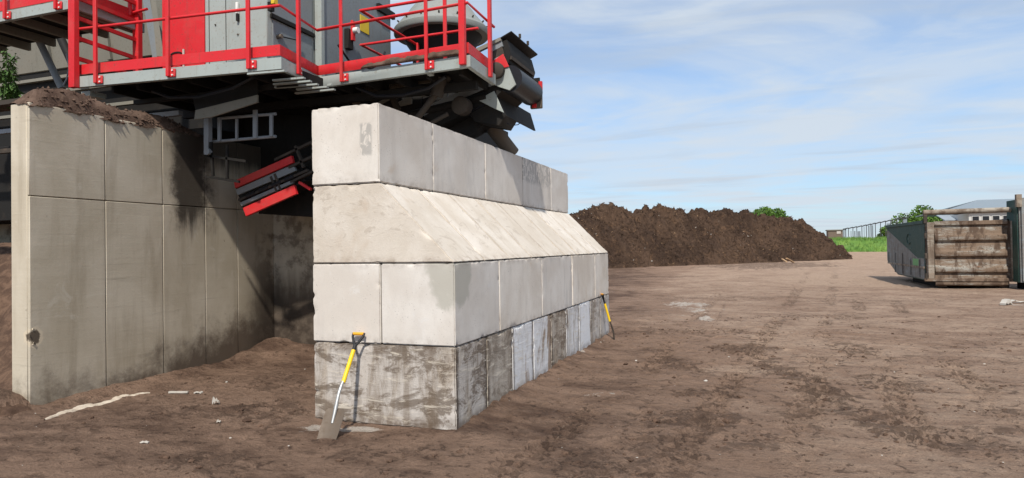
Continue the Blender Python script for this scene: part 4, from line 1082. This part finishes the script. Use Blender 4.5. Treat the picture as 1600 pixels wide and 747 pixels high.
def debris(n, lo, hi, mat, name, label, thin=.35, jj=1):
    vs, fs = [], []
    for k in range(n):
        s = random.uniform(-2, 42); t = random.uniform(-.6, 6.2); z = pile_z(s, t)
        if z < .05: continue
        x = og[0] + s * e1[0] + t * e2[0]; y = og[1] + s * e1[1] + t * e2[1]; z += .45 * float(smooth(66, 105, y))
        L = random.uniform(lo, hi); d = Vector((random.gauss(0, 1), random.gauss(0, 1), random.gauss(0, .6))).normalized(); w_ = L * random.uniform(thin * .4, thin)
        u = d.orthogonal().normalized() * w_; v = d.cross(u).normalized() * w_
        c = Vector((x, y, z + .02)); b = len(vs)
        vs += [c - d * L, c + u, c + v, c - u, c - v, c + d * L]
        fs += [(b, b + 2, b + 1), (b, b + 3, b + 2), (b, b + 4, b + 3), (b, b + 1, b + 4), (b + 5, b + 1, b + 2), (b + 5, b + 2, b + 3), (b + 5, b + 3, b + 4), (b + 5, b + 4, b + 1)]
    o = from_arrays(name, [tuple(v) for v in vs], fs, mat, smooth_=False, parent=pt); o['kind'] = 'stuff'; o['label'] = label
debris(9000, .06, .24, M['compost'], 'loose_chunks', 'dark chunks and twigs over the pile')
debris(650, .05, .18, M['wood'], 'wood_chips', 'pale brown wood chips in the pile', .22)
debris(70, .06, .13, M['scrap'], 'pale_fragments', 'small white fragments in the pile', .6)

# ------------------------------------------------------------------ litter (each a thing)
def litter(name, px, py, size, mat, label, cat, rot=0.0, seed=1, bend=.3):
    c = gnd(px, py); z = ground_z(c.x, c.y) + .002; r_ = random.Random(seed)
    L, W_, T = size; n = 6; m_ = MB(); rows_ = []
    ca, sa = math.cos(rot), math.sin(rot)
    for off in (0, T):
        row = []
        for i in range(n + 1):
            a = (i / n - .5) * L; w0 = W_ / 2 * (1 - .25 * r_.random()); hz_ = bend * W_ * r_.random() * (0 < i < n)
            for s2 in (-1, 1):
                x, y = a, s2 * w0; row.append(m_.bm.verts.new((c.x + x * ca - y * sa, c.y + x * sa + y * ca, z + off + hz_)))
        rows_.append(row)
    A_, B_ = rows_
    for i in range(n):
        k = 2 * i
        m_.bm.faces.new((B_[k], B_[k + 2], B_[k + 3], B_[k + 1])); m_.bm.faces.new((A_[k], A_[k + 1], A_[k + 3], A_[k + 2]))
        m_.bm.faces.new((A_[k], A_[k + 2], B_[k + 2], B_[k])); m_.bm.faces.new((A_[k + 1], B_[k + 1], B_[k + 3], A_[k + 3]))
    m_.bm.faces.new((A_[0], B_[0], B_[1], A_[1])); m_.bm.faces.new((A_[-2], A_[-1], B_[-1], B_[-2]))
    return tag(m_.build(name, mat, None, (c.x, c.y, z)), label, cat)
litter('pale_batten', 279, 616, (.24, .032, .02), M['scrap'], 'short pale batten lying on the dirt in the bay mouth', 'wood piece', R(17), 1, .05)
litter('paper_scrap', 310, 615, (.10, .05, .012), M['scrap'], 'small white scrap right of the pale batten', 'scrap', R(10), 2)
litter('paper_scrap', 337, 633, (.07, .07, .03), M['scrap'], 'crumpled white scrap in the middle of the bay mouth', 'scrap', R(50), 3, .8)
litter('paper_scrap', 342, 662, (.035, .03, .01), M['scrap'], 'tiny white scrap on dark churned soil before the bay', 'scrap', R(20), 7, .6)
litter('paper_scrap', 226, 694, (.075, .028, .01), M['scrap'], 'flat white scrap alone on the dirt at lower left', 'scrap', R(15), 4)
litter('plastic_sheet', 1591, 474, (.62, .22, .03), M['scrap'], 'torn white sheet on the dirt in front of the skip', 'plastic sheet', R(10), 5, .25)
litter('plastic_sheet', 1572, 477, (.26, .16, .05), M['scrap'], 'small crumpled white piece left of the torn sheet', 'plastic sheet', R(40), 8, .7)
litter('pale_board', 1334, 398, (1.7, .9, .10), M['scrap'], 'pale flat board lying at the right foot of the compost pile', 'board', R(20), 6, .03)
for (a, b, lab) in (((1214, 400), (1229, 409), 'long bleached plank sticking out of the foot of the pile'), ((1228, 403), (1240, 410), 'short broken plank beside the long one at the pile foot')):
    p0 = at(*a, 2, .55); p1 = at(*b, 2, .12)
    k = (p0 - p1).normalized(); p0 = p1 + k * min(2.2, (p0 - p1).length)
    tag(MB().bar(p0, p1, .16, .08).build('wood_plank', M['wood'], None, p1), lab, 'plank')

# ------------------------------------------------------------------ skip
YS = 22.9
XL, XR = at(1447, 452, 1, YS).x, at(1589, 452, 1, YS).x
sk = thing('roll_off_skip', ((XL + XR) / 2, YS + 3.5, 0), 'dirty open skip with ribbed mud caked door standing on the yard', 'skip')
zf, zt = .28, at(1520, 345, 1, YS).z
# body: side profile in YZ, open top
y0, y1 = YS + .10, at(1386, 380, 0, XL).y
def sheet(prof, x0, x1, name, mat, parent): 
    return MB().prism([(x0, y, z) for y, z in prof], (x1 - x0, 0, 0)).build(name, mat, parent, bevel=.006)
yc = at(1403, 432, 0, XL).y
side = [(y0, zf), (yc, zf), (y1, .85), (y1, zt), (y0, zt)]
lo_ = [(y0, zf), (yc, zf), (y1, .85), (y1, zt - .35), (y0 + .35, 1.02), (y0, 1.02)]
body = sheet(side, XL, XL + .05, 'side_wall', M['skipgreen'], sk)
# lighter grey layer over the lower side, with a diagonal edge
sheet([(y0 + .03, zf + .04), (yc - .05, zf + .04), (y1 - .03, .87), (y1 - .03, zt - .12), (y0 + 1.1, 1.10), (y0 + .03, 1.10)], XL - .012, XL - .002, 'grey_sheet', M['skipgrey'], body)
for k in range(5):
    y = y0 + .7 + k * (y1 - y0 - .9) / 4.2; MB().box((XL - .06, y - .04, zf + .1 if k < 4 else .8), (XL - .013, y + .04, 1.05 if k < 2 else 1.25)).build('side_rib', M['skipgrey'], body)
MB().box((XL - .05, y0, zt - .06), (XL + .08, y1, zt + .06)).build('top_rail', M['skipgreen'], body)
MB().box((XL - .045, y0, .72), (XL - .0125, y1 - .3, .80)).build('side_rail', M['skiprib'], body)
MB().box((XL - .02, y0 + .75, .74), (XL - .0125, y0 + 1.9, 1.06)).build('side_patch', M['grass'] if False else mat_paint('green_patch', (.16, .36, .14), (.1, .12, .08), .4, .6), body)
mk = MB()   # worn pale emblem: an open ring over two short strokes
mc_y, mc_z = y0 + 2.6, 1.85
for i in range(14):
    a0, a1 = R(40 + i * 20), R(60 + i * 20)
    mk.bar((XL - .006, mc_y - .34 * math.cos(a0), mc_z + .22 * math.sin(a0)), (XL - .006, mc_y - .34 * math.cos(a1), mc_z + .22 * math.sin(a1)), .012, .05, (1, 0, 0))
mk.box((XL - .01, mc_y - .45, 1.44), (XL - .002, mc_y + .45, 1.50)); mk.box((XL - .01, mc_y - .1, mc_z - .03), (XL - .002, mc_y + .3, mc_z + .03))
mk.build('faded_emblem', mat_paint('faded_emblem_paint', (.055, .10, .088), (.05, .06, .05), .5, .6), body)
sheet(side, XR - .05, XR, 'side_wall', M['skipgreen'], sk)
MB().prism([(XL + .051, yc, zf), (XL + .051, y1, .85), (XL + .051, y1, zt), (XL + .051, y1 - .05, zt), (XL + .051, y1 - .05, .87), (XL + .051, yc - .05, zf)], (XR - XL - .102, 0, 0)).build('front_wall', M['skipgreen'], sk)
MB().box((XL + .052, y0, zf + .003), (XR - .052, yc - .05, zf + .06)).build('floor_plate', M['dust'], sk)
# rear door with four ribbed panels
db = MB().box((XL + .02, YS + .02, zf), (XR - .02, YS + .08, zt - .02)); door = db.build('rear_door', M['skip'], sk)
rows_px = [(346, 371), (378, 397), (403, 421), (428, 446)]
zed = [zt - .02, zt - .16, 1.96, 1.88, 1.38, 1.28, .84, .74, .34]
def rib(z_hi, z_lo, name='door_panel'):
    m_ = MB(); x0, x1 = XL + .30, XR - .26; zm = z_lo + (z_hi - z_lo) * .42
    poly = [(x0, YS + .018, z_hi - .03), (x0, YS - .01, z_hi - .05), (x0, YS - .02, zm + .06), (x0, YS - .085, zm - .03), (x0, YS - .095, z_lo + .05), (x0, YS + .018, z_lo)]
    m_.prism(poly, (x1 - x0, 0, 0)).build(name, M['skip'], door, bevel=.012)
zs = [zt - .14] + [at(1520, y, 1, YS).z for y in (377, 402, 427, 447)]
zs[0] = at(1520, 352, 1, YS).z
for a, b in zip(zs, zs[1:]): rib(a - .03, b + .0)
MB().box((XL + .28, YS - .06, zs[0] + .02), (XR - .24, YS + .018, zs[0] + .17)).build('door_beam', M['skip'], door, bevel=.012)
for x0, x1, mt in ((XL + .0, XL + .27, 'skiprib'), (XR - .22, XR - .02, 'skiprib')):
    MB().box((x0 + .05, YS - .13, .34), (x1, YS + .018, zt - .03)).build('door_post', M[mt], door, bevel=.02)
for z in (.45, 1.2, 1.95):
    MB().tube([(XL + .0, YS - .10, z - .1), (XL + .0, YS - .10, z + .1)], .05, 10).build('hinge', M['dust'], door)
for z in (.42, 1.36):
    MB().box((XR - .10, YS - .18, z - .05), (XR + .10, YS - .05, z + .05)).build('latch', M['dust'], door, bevel=.01)
MB().box((XL - .06, YS - .12, zf - .03), (XR + .10, YS + .02, zf + .10)).build('door_sill', M['skip'], door, bevel=.015)
zr = at(1520, 330, 1, YS).z
tr = MB().tube([(XL - .04, YS, zr), (XR + .08, YS, zr + .02)], .095, 14).build('top_tube', M['skiprib'], sk)
for x in (XL + .02, XR - .06): MB().box((x - .06, YS - .05, zt - .05), (x + .06, YS + .05, zr)).build('tube_post', M['dust'], sk, bevel=.01)
for x in (XL + .55, XR - .35):
    MB().box((x - .09, YS + .3, .02), (x + .09, yc - .6, zf)).build('skid', M['dark'], sk)
    MB().tube([(x - .14, YS + .18, .14), (x + .14, YS + .18, .14)], .15, 18).build('roller', M['dust'], sk)
# netting pulled over the load, sagging between the rails
nx, ny = 18, 40; ux, uy = np.meshgrid(np.linspace(0, 1, nx), np.linspace(0, 1, ny))
nz = zt + .05 - .45 * np.sin(np.pi * ux) * (.6 + .4 * uy) + (fbm(ux * 6, uy * 12, 3, 4) - .5) * .1
o = from_arrays('load_sheet', np.stack([(XL + .07 + ux * (XR - XL - .14)).ravel(), (y0 + .1 + uy * (y1 - y0 - .2)).ravel(), nz.ravel()], 1), grid_faces(nx, ny), M['dark'], parent=sk)

# second container at the right edge
X2 = at(1594, 400, 1, 22.2).x
s2 = thing('tall_container', (X2 + 1.3, 25, 0), 'tall pale grey container cut by the right edge, beside the skip', 'container')
zc = at(1597, 309, 1, 22.2).z
cb_ = MB().box((X2, 22.2, .25), (X2 + 2.5, 22.28, zc)).build('rear_door', M['skipgrey'], s2, bevel=.01)
MB().box((X2 - .04, 22.282, .25), (X2 + 2.5, 23.3, zc - .05)).build('container_body', M['skipgreen'], s2, bevel=.01)
for k in range(5): MB().box((X2 + .05 + k * .5, 22.12, .3), (X2 + .15 + k * .5, 22.198, zc - .05)).build('door_post', M['skipgrey'], cb_)
MB().box((X2 - .10, 22.10, zc - .32), (X2 + .06, 22.26, zc + .12)).build('corner_bracket', M['skiprib'], s2)
for x in (X2 + .3, X2 + 2.1): MB().box((x - .1, 22.4, 0), (x + .1, 23.2, .25)).build('skid', M['dark'], s2)

# ------------------------------------------------------------------ far background
def foliage(n, centres, size, name, mat, parent, seed):
    r_ = random.Random(seed); vs, fs = [], []
    for k in range(n):
        c, rad = r_.choice(centres); d = Vector((r_.gauss(0, 1), r_.gauss(0, 1), r_.gauss(0, 1))).normalized() * (r_.random() ** .38)
        p = Vector(c) + Vector((d.x * rad[0], d.y * rad[1], d.z * rad[2])); s = size * r_.uniform(.5, 1.4)
        a = Vector((r_.gauss(0, 1), r_.gauss(0, 1), r_.gauss(0, .7))).normalized(); b = a.orthogonal().normalized() * s * .5; b.rotate(Matrix.Rotation(r_.random() * 6, 3, a)); e = a.cross(b).normalized() * s * .35
        i = len(vs); vs += [tuple(p - b), tuple(p + e), tuple(p + b), tuple(p - e)]; fs.append((i, i + 1, i + 2, i + 3))
    return from_arrays(name, vs, fs, mat, smooth_=False, parent=parent)
def tree(px, py_top, Y, width, label, seed):
    c = at(px, py_top, 1, Y); g0 = .45; top = c.z; t = thing('tree', (c.x, Y, g0), label, 'tree', 'trees beyond the yard')
    r_ = random.Random(seed); tr_ = MB(); th = (top - g0)
    tr_.tube([(c.x, Y, g0 - .2), (c.x + .1, Y, g0 + th * .3), (c.x, Y, g0 + th * .7)], .3, 10, .12)
    cs = []
    for k in range(13):
        a = r_.random() * 6.28; rad = width * .36 * r_.random() ** .5; hz_ = g0 + th * r_.uniform(.45, .86)
        q = (c.x + rad * math.cos(a), Y + rad * math.sin(a), hz_); s = width * r_.uniform(.13, .22)
        cs.append((q, (s, s, s * .75))); tr_.tube([(c.x, Y, g0 + th * r_.uniform(.25, .5)), q], .10, 6, .03)
    cs.append(((c.x, Y, top - width * .14), (width * .2, width * .2, width * .14)))
    tr_.build('trunk', M['bark'], t); foliage(5200, cs, .42, 'crown', M['leaf'], t, seed)
tree(1195, 323, 125, 8.5, 'green tree whose rounded crown just tops the compost pile', 1)
tree(1441, 320, 128, 9.0, 'broad green tree rising behind the left end of the skip', 2)
tree(1395, 352, 150, 6.0, 'small dark tree behind the netting fence, left of the skip', 5)
tree(1278, 366, 165, 7.0, 'low bushy tree far off at the right end of the compost pile', 8)

# verge of tall grass
Yg = 97.0; vx0, vx1 = at(1275, 385, 1, Yg).x, at(1420, 385, 1, Yg).x
nx, ny = 220, 40; gxx, gyy = np.meshgrid(np.linspace(vx0 - 4, vx1 + 30, nx), np.linspace(Yg, Yg + 12, ny))
gt_ = 1.75 * smooth(0, 2.6, gyy - Yg + 1.2 * (fbm(gxx * .4, gyy * .4, 3, 3) - .5)) * (1 - smooth(9, 12, gyy - Yg)) + (fbm(gxx * .8, gyy * .8, 4, 13) - .5) * .5
gt_ = gt_ * smooth(vx0 - 4, vx0 - 1, gxx) + .35
bv, bf = [np.stack([gxx.ravel(), gyy.ravel(), gt_.ravel()], 1)], []
o = from_arrays('grass', bv[0], grid_faces(nx, ny), M['grass']); tag(o, 'bank of tall bright green grass beyond the yard', 'grass', kind='stuff')
vs, fs = [], []
for k in range(16000):
    i = random.randrange(nx * ny); x = gxx.ravel()[i] + random.uniform(-.1, .1); y = gyy.ravel()[i] + random.uniform(-.2, .2); z = gt_.ravel()[i]
    hgt = random.uniform(.15, .5); l_ = random.uniform(-.15, .15); wd = .035; b_ = len(vs)
    vs += [(x - wd, y, z - .05), (x + wd, y, z - .05), (x + l_, y + l_, z + hgt)]; fs.append((b_, b_ + 1, b_ + 2))
o = from_arrays('grass_blades', vs, fs, M['grass'], smooth_=False); tag(o, 'tall grass blades standing on the green bank', 'grass', kind='stuff')

# netting fence behind the verge
Yf = 112.0
fn = thing('netting_fence', (at(1350, 380, 1, Yf).x, Yf, .45), 'long grey netting fence with dark frames behind the grass bank', 'fence')
def zf_at(px): return float(np.interp(px, [1296, 1320, 1345, 1375, 1400, 1425], [359, 357, 353, 347, 342, 338]))
pxs = [1318, 1326, 1333, 1339, 1347, 1354, 1361, 1368, 1376, 1384, 1392, 1401, 1411, 1420]
fr_ = MB(); rr = random.Random(9)
for k, (a, b) in enumerate(zip(pxs, pxs[1:])):
    p, q = at(a, zf_at(a), 1, Yf), at(b - 1, zf_at(b), 1, Yf)
    if rr.random() < .62: MB().box((p.x + rr.uniform(0, .3), Yf, .5 + rr.uniform(0, .8)), (q.x - rr.uniform(0, .3), Yf + .03, min(p.z, q.z) - rr.uniform(.1, .8))).build('netting', M['fence'], fn)
    fr_.bar((p.x - .05, Yf - .06, p.z - .12), (q.x + .05, Yf - .06, q.z - .02), .12, .16)
    po = MB().box((p.x - .09, Yf - .1, .45), (p.x + .0, Yf - .01, p.z)); po.build('post', M['fencedark'], fn)
fr_.build('top_frame', M['fencedark'], fn)
# brown shed at the left end of the fence
a, b = at(1294, 359, 1, 116), at(1317, 372, 1, 116)
sd = thing('brown_shed', ((a.x + b.x) / 2, 117, .45), 'small brown shed at the far left end of the netting fence', 'shed')
MB().box((a.x, 116, .4), (b.x, 119, a.z - .15)).build('wall', mat_paint('brown_shed_wall', (.16, .125, .095), (.1, .08, .06), .5, .8), sd)
MB().box((a.x - .15, 115.85, a.z - .148), (b.x + .15, 119.1, a.z)).build('roof', M['hopper'], sd)
MB().box((b.x - .9, 115.95, a.z - .7), (b.x - .3, 115.998, a.z - .25)).build('notice', M['scrap'], sd)

# pale farm building behind the skip
Yb = 90.0
bl_ = thing('farm_building', (at(1545, 370, 1, Yb).x, Yb + 8, .45), 'pale low building with blue grey roof and dark window row behind the skip', 'building')
x0, x1 = at(1514, 350, 1, Yb).x, at(1514, 350, 1, Yb).x + 34
ze = at(1550, 332, 1, Yb).z; zr_ = at(1557, 313, 1, Yb + 6).z
MB().box((x0, Yb, .3), (x1, Yb + 12, ze)).build('wall', M['shedwall'], bl_)
MB().prism([(x0 - 3.2, Yb - .4, ze + .05), (x0 + 2.6, Yb + 6, zr_), (x1, Yb + 6, zr_), (x1, Yb - .4, ze + .05)], (0, 0, .12)).build('roof', M['roof'], bl_)
MB().prism([(x0 - 3.2, Yb + 12.4, ze + .05), (x0 + 2.6, Yb + 6.01, zr_), (x1, Yb + 6.01, zr_), (x1, Yb + 12.4, ze + .05)], (0, 0, .12)).build('roof', M['roof'], bl_)
for k in range(12):
    wx = x0 + .35 + k * 1.05
    f = MB().box((wx - .05, Yb - .06, ze - 1.3), (wx + .75, Yb - .002, ze - .35)).build('window', M['shedwall'], bl_)
    MB().box((wx + .02, Yb - .08, ze - 1.22), (wx + .68, Yb - .062, ze - .43)).build('pane', M['glass'], f)
xg = at(1478, 337, 1, 95).x
gh = thing('glasshouse', (xg + 4, 98, .45), 'low white roofed glasshouse glimpsed between skip door and top tube', 'glasshouse')
zg = at(1490, 335, 1, 95).z
MB().box((xg, 95, .3), (xg + 9, 103, zg - .8)).build('wall', M['shedwall'], gh)
MB().prism([(xg - .2, 94.8, zg - .8), (xg + 9.2, 94.8, zg - .8), (xg + 9.2, 99, zg), (xg - .2, 99, zg)], (0, 0, .1)).build('roof', mat_paint('white_sheet_roof', (.28, .32, .36), (.3, .3, .3), .2, .5), gh)

# ------------------------------------------------------------------ sky, sun, exposure
AZ, EL = R(16), R(50)
to_sun = Vector((math.sin(AZ) * math.cos(EL), -math.cos(AZ) * math.cos(EL), math.sin(EL)))
sun = bpy.data.lights.new('sun', 'SUN'); sun.energy = 3.6; sun.angle = R(1.6); sun.color = (1.0, .93, .83)
so = bpy.data.objects.new('sun', sun); COL.objects.link(so); so.rotation_euler = (-to_sun).to_track_quat('-Z', 'Y').to_euler()
world = bpy.data.worlds.new('World'); scene.world = world; world.use_nodes = True
nt = world.node_tree; N = nt.nodes; Lk = nt.links; bg = N['Background']
sky = N.new('ShaderNodeTexSky'); sky.sky_type = 'NISHITA'; sky.sun_disc = False; sky.sun_elevation = EL; sky.sun_rotation = math.pi - AZ
sky.air_density = 1.0; sky.dust_density = .15; sky.ozone_density = 2.6; sky.altitude = 0
tc = N.new('ShaderNodeTexCoord'); sp = N.new('ShaderNodeSeparateXYZ'); Lk.new(tc.outputs['Generated'], sp.inputs[0])
def mth(op, a, b=0.0, clamp=False):
    n = N.new('ShaderNodeMath'); n.operation = op; n.use_clamp = clamp
    for i, x in enumerate((a, b)):
        if hasattr(x, 'links'): Lk.new(x, n.inputs[i])
        else: n.inputs[i].default_value = x
    return n.outputs[0]
zc_ = mth('ADD', mth('MAXIMUM', sp.outputs[2], 0.0), .10)
cx_ = mth('DIVIDE', sp.outputs[0], zc_); cy_ = mth('DIVIDE', sp.outputs[1], zc_)
cmb = N.new('ShaderNodeCombineXYZ'); Lk.new(cx_, cmb.inputs[0]); Lk.new(cy_, cmb.inputs[1])
def cloud(scale, sx, sy, rot, det, dist, lo, hi, seed):
    mp_ = N.new('ShaderNodeMapping'); Lk.new(cmb.outputs[0], mp_.inputs[0]); mp_.inputs['Scale'].default_value = (sx, sy, 1); mp_.inputs['Rotation'].default_value = (0, 0, rot); mp_.inputs['Location'].default_value = (seed, seed * .7, 0)
    nz_ = N.new('ShaderNodeTexNoise'); Lk.new(mp_.outputs[0], nz_.inputs['Vector']); nz_.inputs['Scale'].default_value = scale; nz_.inputs['Detail'].default_value = det; nz_.inputs['Roughness'].default_value = .55; nz_.inputs['Distortion'].default_value = dist
    mr = N.new('ShaderNodeMapRange'); mr.interpolation_type = 'SMOOTHSTEP'; Lk.new(nz_.outputs['Fac'], mr.inputs[0]); mr.inputs[1].default_value = lo; mr.inputs[2].default_value = hi
    return mr.outputs[0]
k1 = cloud(.62, 1, 1.35, R(-30), 8, .9, .28, .62, 3.1)
k2 = cloud(1.5, .8, 1.5, R(-24), 8, 1.2, .38, .72, 8.3)
k3 = cloud(1.1, .7, 2.4, R(-14), 6, .6, .50, .74, 1.7)
def cmix(f, a, b):
    n = N.new('ShaderNodeMix'); n.data_type = 'RGBA'
    for i, x in ((0, f), (6, a), (7, b)):
        if hasattr(x, 'links'): Lk.new(x, n.inputs[i])
        else: n.inputs[i].default_value = x
    return n.outputs[2]
CW = 4.8
cov = mth('ADD', mth('ADD', mth('MULTIPLY', k1, .58), .20), mth('MULTIPLY', k2, .36), True)
c1 = cmix(mth('MULTIPLY', cov, .92), sky.outputs[0], (CW * .90, CW * 1.0, CW * 1.11, 1))
c2 = cmix(mth('MULTIPLY', k3, .5), c1, (CW * .70, CW * .80, CW * .93, 1))
el = N.new('ShaderNodeMapRange'); Lk.new(sp.outputs[2], el.inputs[0]); el.inputs[1].default_value = 0; el.inputs[2].default_value = .22
lo_sky = cmix(el.outputs[0], (.40, .57, .78, 1), (.92, .98, 1.04, 1))
mulc = N.new('ShaderNodeMix'); mulc.data_type = 'RGBA'; mulc.blend_type = 'MULTIPLY'; mulc.inputs[0].default_value = 1
Lk.new(sky.outputs[0], mulc.inputs[6]); Lk.new(lo_sky, mulc.inputs[7])
for l_ in list(Lk):
    if l_.from_socket == sky.outputs[0] and l_.to_node != mulc: Lk.new(mulc.outputs[2], l_.to_socket)
Lk.new(c2, bg.inputs['Color']); bg.inputs['Strength'].default_value = .115
scene.view_settings.view_transform = 'Standard'; scene.view_settings.look = 'None'
scene.view_settings.exposure = 0.42; scene.view_settings.gamma = 1; scene.view_settings.use_curve_mapping = False
scene.render.engine = 'CYCLES'
scene.cycles.max_bounces = 6; scene.cycles.diffuse_bounces = 3; scene.cycles.use_denoising = True
scene.render.resolution_x, scene.render.resolution_y = 1024, 478
